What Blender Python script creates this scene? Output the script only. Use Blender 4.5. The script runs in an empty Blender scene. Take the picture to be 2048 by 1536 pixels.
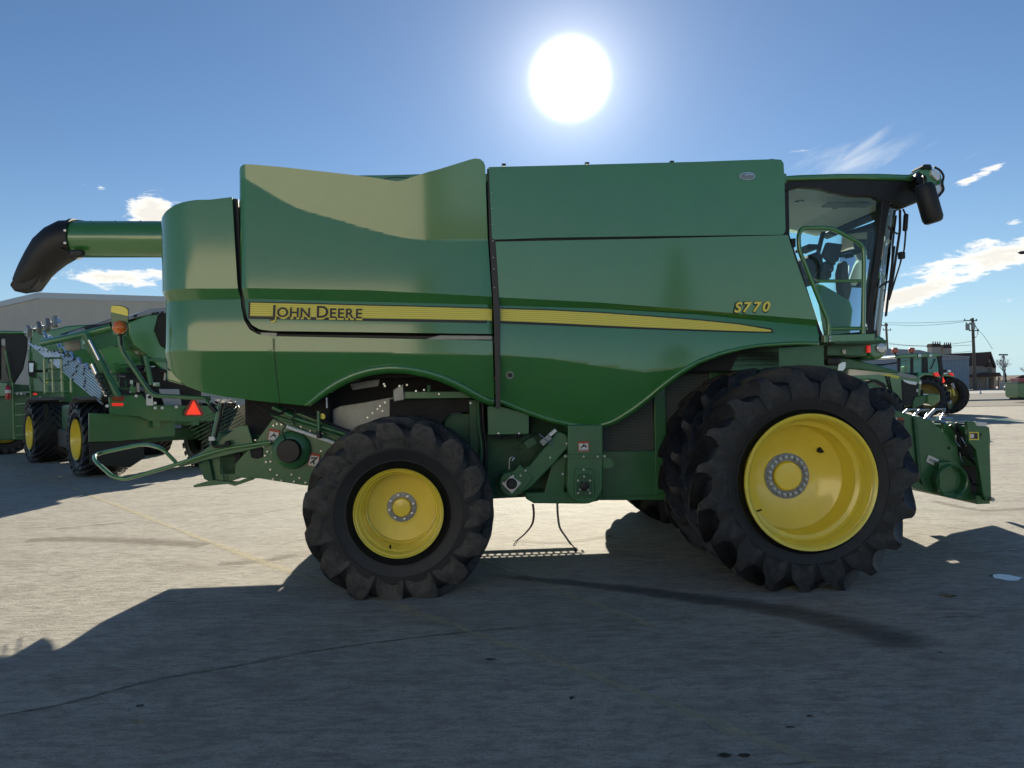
import bpy, bmesh, math, random
from mathutils import Vector, Matrix, Euler
random.seed(7)
S = bpy.context.scene
COL = S.collection
PI = math.pi
# ------------------------------------------------------------------ camera
F = 1480.0; CAMZ = 1.85
PITCH = math.radians(0.35); ROLL = math.radians(1.2)
cd = bpy.data.cameras.new('camera'); cam = bpy.data.objects.new('camera', cd); COL.objects.link(cam)
cd.sensor_width = 36.0; cd.lens = 36.0*F/2048; cd.clip_start = 0.05; cd.clip_end = 3000
CM = (Matrix.Rotation(PI/2+PITCH, 4, 'X') @ Matrix.Rotation(-ROLL, 4, 'Z'))
cam.matrix_world = Matrix.Translation((0, 0, CAMZ)) @ CM
S.camera = cam
C0 = Vector((0, 0, CAMZ)); CR = CM.to_3x3()
def ray(px, py): return (CR @ Vector(((px-1024)/F, -(py-768)/F, -1))).normalized()
def ground(px, py, z=0.0):
    d = ray(px, py); return C0 + d*((z-CAMZ)/d.z)
def at(px, py, Y):
    d = ray(px, py); return C0 + d*(Y/d.y)
# ------------------------------------------------------------------ sky and sun
sd = ray(1140, 158)
SUN_EL = math.asin(sd.z); SUN_AZ = math.atan2(sd.x, sd.y)
W = bpy.data.worlds.new('World'); S.world = W; W.use_nodes = True
def build_world():
    nt = W.node_tree; N = nt.nodes; N.clear(); Lk = nt.links
    def nd(t, **k):
        n = N.new(t)
        for a, b in k.items(): setattr(n, a, b)
        return n
    def mth(op, a, b=None, c=None, clamp=False):
        n = nd('ShaderNodeMath', operation=op, use_clamp=clamp)
        for i, v in enumerate((a, b, c)):
            if v is None: continue
            if isinstance(v, (int, float)): n.inputs[i].default_value = v
            else: Lk.new(v, n.inputs[i])
        return n.outputs[0]
    out = nd('ShaderNodeOutputWorld'); bg = nd('ShaderNodeBackground'); Lk.new(bg.outputs[0], out.inputs[0])
    sky = nd('ShaderNodeTexSky', sky_type='NISHITA', sun_disc=False, sun_elevation=SUN_EL, sun_rotation=SUN_AZ,
             air_density=1.0, dust_density=0.0, ozone_density=2.0, altitude=900)
    hs = nd('ShaderNodeHueSaturation'); hs.inputs['Saturation'].default_value = 1.1; hs.inputs['Value'].default_value = 1.0
    gm = nd('ShaderNodeGamma'); gm.inputs[1].default_value = SKY_GAMMA
    Lk.new(sky.outputs[0], gm.inputs[0]); Lk.new(gm.outputs[0], hs.inputs['Color'])
    geo = nd('ShaderNodeNewGeometry'); tc = nd('ShaderNodeTexCoord')
    sep = nd('ShaderNodeSeparateXYZ'); Lk.new(tc.outputs['Generated'], sep.inputs[0])
    az = mth('ARCTAN2', sep.outputs[0], sep.outputs[1]); el = mth('ARCSINE', sep.outputs[2])
    # cloud detail noise in azimuth / elevation
    cx = nd('ShaderNodeCombineXYZ'); Lk.new(az, cx.inputs[0]); Lk.new(mth('MULTIPLY', el, 3.0), cx.inputs[1])
    n1 = nd('ShaderNodeTexNoise'); n1.inputs['Scale'].default_value = 30; n1.inputs['Detail'].default_value = 9; n1.inputs['Roughness'].default_value = 0.68; n1.inputs['Distortion'].default_value = .3
    Lk.new(cx.outputs[0], n1.inputs['Vector'])
    n2 = nd('ShaderNodeTexNoise'); n2.inputs['Scale'].default_value = 5; n2.inputs['Detail'].default_value = 3
    Lk.new(cx.outputs[0], n2.inputs['Vector'])
    tot = None; cir = None
    def blob(px, py, rx, ry, tilt, amp):
        d = ray(px, py); a0 = math.atan2(d.x, d.y); e0 = math.asin(d.z)
        sx = F/(rx*math.cos(a0)**2*1.0); sy = F/(ry*math.cos(a0))
        da = mth('SUBTRACT', az, a0); de = mth('SUBTRACT', el, e0)
        t = math.radians(tilt); c, s = math.cos(t), math.sin(t)
        u = mth('MULTIPLY', mth('ADD', mth('MULTIPLY', da, c), mth('MULTIPLY', de, s)), sx)
        v = mth('MULTIPLY', mth('SUBTRACT', mth('MULTIPLY', de, c), mth('MULTIPLY', da, s)), sy)
        r2 = mth('ADD', mth('MULTIPLY', u, u), mth('MULTIPLY', v, v))
        return mth('MULTIPLY', mth('EXPONENT', mth('MULTIPLY', r2, -1.0)), amp)
    for b in [(295,425,52,40,0,1.1),(330,425,50,24,0,.8),(190,550,80,17,4,.85),(262,562,90,20,3,.95),(350,548,60,12,0,.6),(1950,520,190,27,8,1.05),(2200,470,190,40,6,1.0),
              (1845,582,130,18,12,.95),(1790,602,90,20,6,1.0),(2000,600,60,6,4,.4),(1968,348,60,11,22,.85),(1925,362,40,8,18,.6),(2030,444,26,9,6,.8),(1952,488,34,9,6,.7),(1925,473,18,7,0,.5),
              (1600,304,30,9,-8,.8),(175,368,26,12,0,.55),(205,380,14,8,0,.45),(100,700,160,12,2,.4),(1500,650,300,10,0,.3),(-300,520,160,26,4,.8),(2500,600,250,24,3,.8),(-700,430,200,26,4,.7)]:
        v = blob(*b); tot = v if tot is None else mth('ADD', tot, v)
    for b in [(1690,322,130,36,6,.6),(1760,268,60,12,35,.35),(1850,300,60,10,30,.3),(2000,290,90,16,15,.35)]:
        v = blob(*b); cir = v if cir is None else mth('ADD', cir, v)
    # scattered clouds in the part of the sky behind the viewer, same kind
    back = mth('MULTIPLY', mth('SUBTRACT', 0.0, sep.outputs[1]), 1.0, clamp=True)
    lowb = mth('EXPONENT', mth('MULTIPLY', mth('POWER', mth('MULTIPLY', mth('SUBTRACT', el, 0.32), 5.0), 2.0), -1.0))
    tot = mth('ADD', tot, mth('MULTIPLY', mth('MULTIPLY', back, lowb), mth('MULTIPLY', n2.outputs[0], .72)))
    dens = mth('SUBTRACT', mth('ADD', tot, mth('MULTIPLY', n1.outputs[0], 2.6)), 1.86)
    cm = nd('ShaderNodeMapRange', interpolation_type='SMOOTHSTEP'); Lk.new(dens, cm.inputs[0]); cm.inputs[1].default_value = 0.0; cm.inputs[2].default_value = 0.50
    # wisps
    cw = nd('ShaderNodeCombineXYZ'); Lk.new(mth('ADD', mth('MULTIPLY', az, 0.8), mth('MULTIPLY', el, 0.6)), cw.inputs[0]); Lk.new(mth('MULTIPLY', mth('SUBTRACT', el, mth('MULTIPLY', az, .45)), 4.0), cw.inputs[1])
    n3 = nd('ShaderNodeTexNoise'); n3.inputs['Scale'].default_value = 12; n3.inputs['Detail'].default_value = 8; n3.inputs['Roughness'].default_value = 0.6; n3.inputs['Distortion'].default_value = .8
    Lk.new(cw.outputs[0], n3.inputs['Vector'])
    wm = nd('ShaderNodeMapRange', interpolation_type='SMOOTHSTEP'); Lk.new(mth('SUBTRACT', mth('ADD', cir, n3.outputs[0]), 0.72), wm.inputs[0]); wm.inputs[1].default_value = 0.0; wm.inputs[2].default_value = 0.75
    # sky colour times grade
    mul = nd('ShaderNodeMix', data_type='RGBA', blend_type='MULTIPLY'); mul.inputs['Factor'].default_value = 1
    Lk.new(hs.outputs[0], mul.inputs['A']); mul.inputs['B'].default_value = SKY_TINT
    hz = nd('ShaderNodeMix', data_type='RGBA'); Lk.new(mth('MULTIPLY', mth('EXPONENT', mth('DIVIDE', mth('MAXIMUM', el, 0.0), -0.085)), .92), hz.inputs['Factor']); Lk.new(mul.outputs['Result'], hz.inputs['A']); hz.inputs['B'].default_value = (4.9, 7.3, 8.6, 1)
    m1 = nd('ShaderNodeMix', data_type='RGBA'); Lk.new(mth('MULTIPLY', wm.outputs[0], .45), m1.inputs['Factor']); Lk.new(hz.outputs['Result'], m1.inputs['A']); m1.inputs['B'].default_value = (*CLOUD, 1)
    # cloud shading: brighter rim, soft grey core
    cs = nd('ShaderNodeMapRange'); Lk.new(dens, cs.inputs[0]); cs.inputs[1].default_value = 0.1; cs.inputs[2].default_value = 0.8; cs.inputs[3].default_value = 1.05; cs.inputs[4].default_value = 0.72
    cc = nd('ShaderNodeVectorMath', operation='SCALE'); cc.inputs[0].default_value = CLOUD; Lk.new(cs.outputs[0], cc.inputs['Scale'])
    m2 = nd('ShaderNodeMix', data_type='RGBA'); Lk.new(mth('MULTIPLY', cm.outputs[0], .95), m2.inputs['Factor']); Lk.new(m1.outputs['Result'], m2.inputs['A']); Lk.new(cc.outputs[0], m2.inputs['B'])
    # bright aureole round the sun
    dt = nd('ShaderNodeVectorMath', operation='DOT_PRODUCT'); Lk.new(tc.outputs['Generated'], dt.inputs[0]); dt.inputs[1].default_value = sd
    th = mth('ARCCOSINE', mth('MINIMUM', dt.outputs['Value'], 0.9999999))
    core = mth('MULTIPLY', mth('EXPONENT', mth('MULTIPLY', mth('POWER', mth('DIVIDE', th, 0.0365), 4.0), -1.0)), 90.0)
    h1 = mth('MULTIPLY', mth('EXPONENT', mth('DIVIDE', th, -0.045)), AUR1)
    h2 = mth('MULTIPLY', mth('EXPONENT', mth('DIVIDE', th, -0.20)), AUR2)
    g = mth('ADD', mth('ADD', core, h1), h2)
    gs = nd('ShaderNodeVectorMath', operation='SCALE'); gs.inputs[0].default_value = (1.0, .98, .95); Lk.new(g, gs.inputs['Scale'])
    ad = nd('ShaderNodeVectorMath', operation='ADD'); Lk.new(m2.outputs['Result'], ad.inputs[0]); Lk.new(gs.outputs[0], ad.inputs[1])
    Lk.new(ad.outputs[0], bg.inputs['Color']); bg.inputs['Strength'].default_value = SKY_STR
SKY_STR = 0.051; SKY_GAMMA = 1.0; SKY_TINT = (.82, .87, .94, 1); CLOUD = (13.0, 12.4, 11.2); AUR1 = 13.0; AUR2 = 2.0
build_world()
sl = bpy.data.lights.new('sun', 'SUN'); sun = bpy.data.objects.new('sun', sl); COL.objects.link(sun)
sl.energy = 4.3; sl.angle = math.radians(0.5); sl.color = (1.0, .92, .75)
sun.rotation_euler = sd.to_track_quat('Z', 'Y').to_euler(); sun.location = (5, 30, 20)
S.view_settings.view_transform = 'Standard'; S.view_settings.look = 'None'; S.view_settings.gamma = 1.0
S.view_settings.use_curve_mapping = False; S.view_settings.exposure = 1.0
S.cycles.max_bounces = 8; S.cycles.transparent_max_bounces = 16
# ------------------------------------------------------------------ materials
def mat(name, col, rough=.5, metal=0.0, coat=0.0, coat_ior=1.5, var=0.0, vscale=6.0, bump=0.0, bscale=60.0, spec=.5, coat_rough=.03, dust=0.0, emit=None):
    m = bpy.data.materials.new(name); m.use_nodes = True; nt = m.node_tree; b = nt.nodes['Principled BSDF']; Lk = nt.links
    c = (*col, 1.0)
    b.inputs['Base Color'].default_value = c; b.inputs['Roughness'].default_value = rough; b.inputs['Metallic'].default_value = metal
    b.inputs['Specular IOR Level'].default_value = spec
    if coat: b.inputs['Coat Weight'].default_value = coat; b.inputs['Coat IOR'].default_value = coat_ior; b.inputs['Coat Roughness'].default_value = coat_rough
    if emit: b.inputs['Emission Color'].default_value = (*emit[0], 1); b.inputs['Emission Strength'].default_value = emit[1]
    tc = nt.nodes.new('ShaderNodeTexCoord')
    if var or dust:
        n = nt.nodes.new('ShaderNodeTexNoise'); n.inputs['Scale'].default_value = vscale; n.inputs['Detail'].default_value = 7; n.inputs['Roughness'].default_value = .65
        Lk.new(tc.outputs['Object'], n.inputs['Vector'])
        r = nt.nodes.new('ShaderNodeValToRGB'); r.color_ramp.elements[0].position = .3; r.color_ramp.elements[1].position = .75
        r.color_ramp.elements[0].color = tuple(x*(1-var) for x in col)+(1,); r.color_ramp.elements[1].color = tuple(min(1, x*(1+var)) for x in col)+(1,)
        Lk.new(n.outputs['Fac'], r.inputs[0]); o = r.outputs[0]
        if dust:
            n2 = nt.nodes.new('ShaderNodeTexNoise'); n2.inputs['Scale'].default_value = vscale*.6; n2.inputs['Detail'].default_value = 9; n2.inputs['Roughness'].default_value = .7
            Lk.new(tc.outputs['Object'], n2.inputs['Vector'])
            r2 = nt.nodes.new('ShaderNodeMapRange'); r2.inputs[1].default_value = .45; r2.inputs[2].default_value = .75; r2.inputs[4].default_value = dust
            Lk.new(n2.outputs['Fac'], r2.inputs[0])
            mx = nt.nodes.new('ShaderNodeMix'); mx.data_type = 'RGBA'; Lk.new(r2.outputs[0], mx.inputs['Factor']); Lk.new(o, mx.inputs['A']); mx.inputs['B'].default_value = (.30, .26, .20, 1); o = mx.outputs['Result']
        Lk.new(o, b.inputs['Base Color'])
    if bump:
        n = nt.nodes.new('ShaderNodeTexNoise'); n.inputs['Scale'].default_value = bscale; n.inputs['Detail'].default_value = 5
        Lk.new(tc.outputs['Object'], n.inputs['Vector'])
        bp = nt.nodes.new('ShaderNodeBump'); bp.inputs['Strength'].default_value = bump; bp.inputs['Distance'].default_value = .01
        Lk.new(n.outputs['Fac'], bp.inputs['Height']); Lk.new(bp.outputs[0], b.inputs['Normal'])
    return m
M = {}
GR = (.044, .205, .044)
M['green'] = mat('green_paint', GR, .34, coat=1, coat_ior=1.68, coat_rough=.085, var=.05, vscale=3, dust=.05)
M['green_frame'] = mat('green_frame_paint', (.030, .150, .050), .42, coat=.5, coat_ior=1.5, coat_rough=.15, var=.12, vscale=5, dust=.07)
M['green_dull'] = mat('green_dusty_paint', (.030, .120, .050), .55, var=.2, vscale=4, dust=.22)
M['yellow'] = mat('yellow_paint', (1.0, .76, .07), .36, coat=.8, coat_ior=1.6, coat_rough=.10, var=.05, vscale=7, dust=.05)
M['decal_yellow'] = mat('decal_yellow', (.92, .76, .08), .4, coat=.4)
M['decal_dark'] = mat('decal_dark', (.03, .025, .022), .4)
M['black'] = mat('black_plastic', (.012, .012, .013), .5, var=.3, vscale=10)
M['black_gloss'] = mat('black_gloss', (.008, .008, .009), .18, coat=.4)
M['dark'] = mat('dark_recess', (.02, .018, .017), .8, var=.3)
M['grey'] = mat('grey_liner', (.72, .70, .64), .8, var=.06)
M['seat'] = mat('seat_fabric', (.06, .06, .065), .9)
M['steel'] = mat('zinc_steel', (.55, .55, .55), .32, metal=1, var=.15, vscale=30)
M['hubsteel'] = mat('dull_hub_steel', (.30, .31, .32), .5, metal=.7, var=.35, vscale=40)
M['chrome'] = mat('bright_stainless', (.72, .72, .74), .16, metal=1, var=.1, vscale=12)
M['greysteel'] = mat('galvanised_sheet', (.30, .31, .30), .45, metal=.6, var=.2, vscale=6, dust=.2)
M['white'] = mat('white_paint', (.75, .74, .70), .5, var=.05)
M['red'] = mat('glowing_red_reflector', (.70, .02, .015), .35, coat=.5, emit=((1, .03, .02), .22))  # faint emission added so reflectors and markers glow
M['darkred'] = mat('red_lens', (.28, .012, .01), .25, coat=.6)
M['orange'] = mat('amber_lens', (.75, .17, .02), .2, coat=.8, var=.4, vscale=60)
M['rope'] = mat('grey_strap', (.22, .20, .19), .8, var=.2, vscale=30)
M['redstrap'] = mat('red_strap', (.12, .04, .04), .8, var=.3, vscale=30)
M['lamp'] = mat('headlamp_lens', (.75, .78, .80), .08, coat=1, metal=.3)
def rubber(name, c, scuff):
    m = mat(name, c, .50, bump=.35, bscale=90); nt = m.node_tree; b = nt.nodes['Principled BSDF']
    tc = nt.nodes.new('ShaderNodeTexCoord'); at_ = nt.nodes.new('ShaderNodeAttribute'); at_.attribute_name = 'lug'
    n = nt.nodes.new('ShaderNodeTexNoise'); n.inputs['Scale'].default_value = 9; n.inputs['Detail'].default_value = 10; n.inputs['Roughness'].default_value = .72; n.inputs['Distortion'].default_value = 1.2
    nt.links.new(tc.outputs['Object'], n.inputs['Vector'])
    r = nt.nodes.new('ShaderNodeMapRange'); r.inputs[1].default_value = .42; r.inputs[2].default_value = .72; nt.links.new(n.outputs['Fac'], r.inputs[0])
    a = nt.nodes.new('ShaderNodeMath'); a.operation = 'MULTIPLY_ADD'; nt.links.new(at_.outputs['Fac'], a.inputs[0]); a.inputs[1].default_value = scuff; a.inputs[2].default_value = .05
    k = nt.nodes.new('ShaderNodeMath'); k.operation = 'MULTIPLY'; nt.links.new(a.outputs[0], k.inputs[0]); nt.links.new(r.outputs[0], k.inputs[1])
    mx = nt.nodes.new('ShaderNodeMix'); mx.data_type = 'RGBA'; nt.links.new(k.outputs[0], mx.inputs['Factor']); mx.inputs['A'].default_value = (*c, 1); mx.inputs['B'].default_value = (.17, .15, .13, 1)
    nt.links.new(mx.outputs['Result'], b.inputs['Base Color'])
    return m
M['rubber'] = rubber('tyre_rubber', (.009, .010, .013), .20)
M['rubber_scuffed'] = rubber('scuffed_tyre_rubber', (.012, .013, .015), .42)
def glass(name, tint, refl=1.0, fog=0.0):
    m = bpy.data.materials.new(name); m.use_nodes = True; nt = m.node_tree; nt.nodes.clear()
    o = nt.nodes.new('ShaderNodeOutputMaterial'); t = nt.nodes.new('ShaderNodeBsdfTransparent'); g = nt.nodes.new('ShaderNodeBsdfGlossy')
    t.inputs[0].default_value = (*tint, 1); g.inputs['Roughness'].default_value = .02
    fr = nt.nodes.new('ShaderNodeFresnel'); fr.inputs[0].default_value = 1.38
    mx = nt.nodes.new('ShaderNodeMixShader'); nt.links.new(fr.outputs[0], mx.inputs[0]); nt.links.new(t.outputs[0], mx.inputs[1]); nt.links.new(g.outputs[0], mx.inputs[2])
    if fog:
        d = nt.nodes.new('ShaderNodeBsdfDiffuse'); d.inputs[0].default_value = (.6, .62, .6, 1)
        n = nt.nodes.new('ShaderNodeTexNoise'); n.inputs['Scale'].default_value = 5; n.inputs['Detail'].default_value = 8
        tc = nt.nodes.new('ShaderNodeTexCoord'); nt.links.new(tc.outputs['Object'], n.inputs['Vector'])
        mm = nt.nodes.new('ShaderNodeMath'); mm.operation = 'MULTIPLY'; mm.inputs[1].default_value = fog; nt.links.new(n.outputs['Fac'], mm.inputs[0])
        m2 = nt.nodes.new('ShaderNodeMixShader'); nt.links.new(mm.outputs[0], m2.inputs[0]); nt.links.new(mx.outputs[0], m2.inputs[1]); nt.links.new(d.outputs[0], m2.inputs[2]); mx = m2
    nt.links.new(mx.outputs[0], o.inputs[0]); return m
M['glass'] = glass('cab_glass', (.89, .99, .985))
M['glass_far'] = glass('tractor_glass', (.62, .85, .80), fog=.25)
# perforated sheet
def perf():
    m = mat('perforated_screen', (.05, .055, .05), .6); nt = m.node_tree; b = nt.nodes['Principled BSDF']
    tc = nt.nodes.new('ShaderNodeTexCoord'); v = nt.nodes.new('ShaderNodeTexVoronoi'); v.inputs['Scale'].default_value = 62; v.inputs['Randomness'].default_value = .05
    mp = nt.nodes.new('ShaderNodeMapping'); mp.inputs['Scale'].default_value = (1, 0.0, 1); nt.links.new(tc.outputs['Object'], mp.inputs[0]); nt.links.new(mp.outputs[0], v.inputs['Vector'])
    r = nt.nodes.new('ShaderNodeValToRGB'); r.color_ramp.elements[0].position = .30; r.color_ramp.elements[1].position = .40; r.color_ramp.elements[0].color = (.008, .008, .008, 1); r.color_ramp.elements[1].color = (.10, .12, .10, 1)
    nt.links.new(v.outputs['Distance'], r.inputs[0]); nt.links.new(r.outputs[0], b.inputs['Base Color']); return m
M['perf'] = perf()
def stripe_mat():
    m = mat('yellow_stripe', (.78, .62, .05), .4, coat=.4); nt = m.node_tree; b = nt.nodes['Principled BSDF']
    uv = nt.nodes.new('ShaderNodeUVMap'); sp = nt.nodes.new('ShaderNodeSeparateXYZ'); nt.links.new(uv.outputs[0], sp.inputs[0])
    k = nt.nodes.new('ShaderNodeMath'); k.operation = 'MULTIPLY'; k.inputs[1].default_value = 2*PI*6; nt.links.new(sp.outputs[1], k.inputs[0])
    s = nt.nodes.new('ShaderNodeMath'); s.operation = 'SINE'; nt.links.new(k.outputs[0], s.inputs[0])
    r = nt.nodes.new('ShaderNodeMapRange'); r.inputs[1].default_value = .2; r.inputs[2].default_value = .9; nt.links.new(s.outputs[0], r.inputs[0])
    mx = nt.nodes.new('ShaderNodeMix'); mx.data_type = 'RGBA'; nt.links.new(r.outputs[0], mx.inputs['Factor']); mx.inputs['A'].default_value = (.95, .80, .09, 1); mx.inputs['B'].default_value = (.66, .54, .07, 1)
    nt.links.new(mx.outputs['Result'], b.inputs['Base Color']); return m
M['stripe'] = stripe_mat()
# ------------------------------------------------------------------ helpers
def tag(o, label=None, cat=None, group=None, kind=None):
    if label: o['label'] = label
    if cat: o['category'] = cat
    if group: o['group'] = group
    if kind: o['kind'] = kind
    return o
def empty(name, loc=(0, 0, 0), rz=0.0, parent=None):
    o = bpy.data.objects.new(name, None); COL.objects.link(o); o.location = loc; o.rotation_euler = (0, 0, rz); o.empty_display_size = .2
    if parent: o.parent = parent
    return o
def link(name, me, m, parent=None, smooth=None, bevel=0, segs=2):
    o = bpy.data.objects.new(name, me); COL.objects.link(o)
    if m is not None and not me.materials: me.materials.append(M[m] if isinstance(m, str) else m)
    if parent: o.parent = parent
    if smooth is not None:
        me.polygons.foreach_set('use_smooth', [True]*len(me.polygons)); me.set_sharp_from_angle(angle=math.radians(smooth))
    if bevel:
        b = o.modifiers.new('b', 'BEVEL'); b.width = bevel; b.segments = segs; b.limit_method = 'ANGLE'; b.angle_limit = math.radians(40)
    return o
def finish(name, bm, m, parent=None, smooth=None, bevel=0, segs=2, recalc=True):
    if recalc: bmesh.ops.recalc_face_normals(bm, faces=bm.faces)
    me = bpy.data.meshes.new(name); bm.to_mesh(me); bm.free()
    return link(name, me, m, parent, smooth, bevel, segs)
def bm_box(bm, c, s, rot=None):
    v = []
    R = rot if rot is not None else Matrix.Identity(3)
    for dx in (-.5, .5):
        for dy in (-.5, .5):
            for dz in (-.5, .5): v.append(bm.verts.new(Vector(c)+R @ Vector((dx*s[0], dy*s[1], dz*s[2]))))
    for f in ((0, 1, 3, 2), (4, 6, 7, 5), (0, 4, 5, 1), (2, 3, 7, 6), (0, 2, 6, 4), (1, 5, 7, 3)): bm.faces.new([v[i] for i in f])
def box(name, c, s, m, parent=None, bevel=.006, rot=None):
    bm = bmesh.new(); bm_box(bm, c, s, rot); return finish(name, bm, m, parent, bevel=bevel)
def bm_tube(bm, pts, r, n=10, cap=True):
    pts = [Vector(p) for p in pts]; rings = []
    t0 = (pts[1]-pts[0]).normalized(); up = Vector((0, 0, 1)) if abs(t0.z) < .9 else Vector((1, 0, 0))
    nrm = t0.cross(up).normalized()
    for i, p in enumerate(pts):
        if i == 0: t = pts[1]-pts[0]
        elif i == len(pts)-1: t = pts[-1]-pts[-2]
        else: t = (pts[i+1]-pts[i]).normalized()+(pts[i]-pts[i-1]).normalized()
        t.normalize(); nrm = (nrm-t*nrm.dot(t)).normalized(); b = t.cross(nrm)
        rr = r[i] if isinstance(r, (list, tuple)) else r
        rings.append([bm.verts.new(p+nrm*math.cos(2*PI*k/n)*rr+b*math.sin(2*PI*k/n)*rr) for k in range(n)])
    for a, b in zip(rings, rings[1:]):
        for k in range(n): bm.faces.new((a[k], a[(k+1) % n], b[(k+1) % n], b[k]))
    if cap: bm.faces.new(rings[0][::-1]); bm.faces.new(rings[-1])
def smooth_path(pts, sub=5, closed=False):
    pts = [Vector(p) for p in pts]; out = []
    for i in range(len(pts)-1):
        p0 = pts[max(i-1, 0)]; p1 = pts[i]; p2 = pts[i+1]; p3 = pts[min(i+2, len(pts)-1)]
        for k in range(sub):
            t = k/sub
            out.append(.5*((2*p1)+(p2-p0)*t+(2*p0-5*p1+4*p2-p3)*t*t+(3*p1-p0-3*p2+p3)*t**3))
    out.append(pts[-1]); return out
def round_corners(pts, rad, seg=5):
    pts = [Vector(p) for p in pts]; out = [pts[0]]
    for i in range(1, len(pts)-1):
        a = pts[i-1]-pts[i]; b = pts[i+1]-pts[i]; r = min(rad, a.length*.45, b.length*.45)
        p = pts[i]+a.normalized()*r; q = pts[i]+b.normalized()*r
        for k in range(seg+1):
            t = k/seg; out.append(p*(1-t)**2+pts[i]*2*t*(1-t)+q*t*t)
    out.append(pts[-1]); return out
def tube(name, pts, r, m, parent=None, n=10):
    bm = bmesh.new(); bm_tube(bm, pts, r, n); return finish(name, bm, m, parent, smooth=40)
def bm_lathe(bm, prof, n=64, axis='y', c=(0, 0, 0), cap=False, sweep=None):
    # prof: list of (r, a), a along axis
    c = Vector(c); rings = []
    for r, a in prof:
        ring = []
        for k in range(n):
            t = 2*PI*k/n; x, y = r*math.cos(t), r*math.sin(t)
            p = {'y': Vector((x, a, y)), 'z': Vector((x, y, a)), 'x': Vector((a, x, y))}[axis]
            ring.append(bm.verts.new(c+p))
        rings.append(ring)
    for a, b in zip(rings, rings[1:]):
        for k in range(n): bm.faces.new((a[k], a[(k+1) % n], b[(k+1) % n], b[k]))
    if cap: bm.faces.new(rings[0]); bm.faces.new(rings[-1][::-1])
def lathe(name, prof, m, parent=None, n=48, axis='y', c=(0, 0, 0), cap=True, smooth=35):
    bm = bmesh.new(); bm_lathe(bm, prof, n, axis, c, cap); return finish(name, bm, m, parent, smooth=smooth)
def bm_cyl(bm, c, r, h, axis='y', n=10):
    bm_lathe(bm, [(r, -h/2), (r, h/2)], n, axis, c, True)
class Frame:
    """a thing's own frame; px(...) turns a traced picture point into local coordinates on the plane local y = yl"""
    def __init__(s, root): s.root = root; s.mw = Matrix.Translation(root.location) @ root.rotation_euler.to_matrix().to_4x4(); s.inv = s.mw.inverted()
    def px(s, x, y, yl):
        o = s.inv @ C0; d = s.inv.to_3x3() @ ray(x, y); p = o+d*((yl-o.y)/d.y); return p
    def pts(s, L, yl): return [s.px(a, b, yl) for a, b in L]
def bm_prism(bm, pts, dv):
    a = [bm.verts.new(p) for p in pts]; b = [bm.verts.new(p+Vector(dv)) for p in pts]
    bm.faces.new(a); bm.faces.new(b[::-1]); n = len(a)
    for i in range(n): bm.faces.new((a[i], b[i], b[(i+1) % n], a[(i+1) % n]))
Frame.pxx = lambda s, x, y, xl: (lambda o, d: o+d*((xl-o.x)/d.x))(s.inv @ C0, s.inv.to_3x3() @ ray(x, y))
def plate(fr, name, L, yl, th, m, parent=None, bevel=.006, smooth=None):
    bm = bmesh.new(); bm_prism(bm, fr.pts(L, yl), (0, th, 0)); return finish(name, bm, m, parent or fr.root, bevel=bevel, smooth=smooth)
def ptube(fr, name, L, yl, r, m, rad=.05, n=10, parent=None, sm=False):
    P = [fr.px(q[0], q[1], q[2] if len(q) > 2 else yl) for q in L]
    P = smooth_path(P, 6) if sm else (round_corners(P, rad) if len(P) > 2 else P)
    return tube(name, P, r, m, parent or fr.root, n)
def interp(L, x):
    if x <= L[0][0]: return L[0][1]
    for (a, b), (c, d) in zip(L, L[1:]):
        if x <= c: return b+(d-b)*(x-a)/(c-a) if c > a else d
    return L[-1][1]
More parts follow.
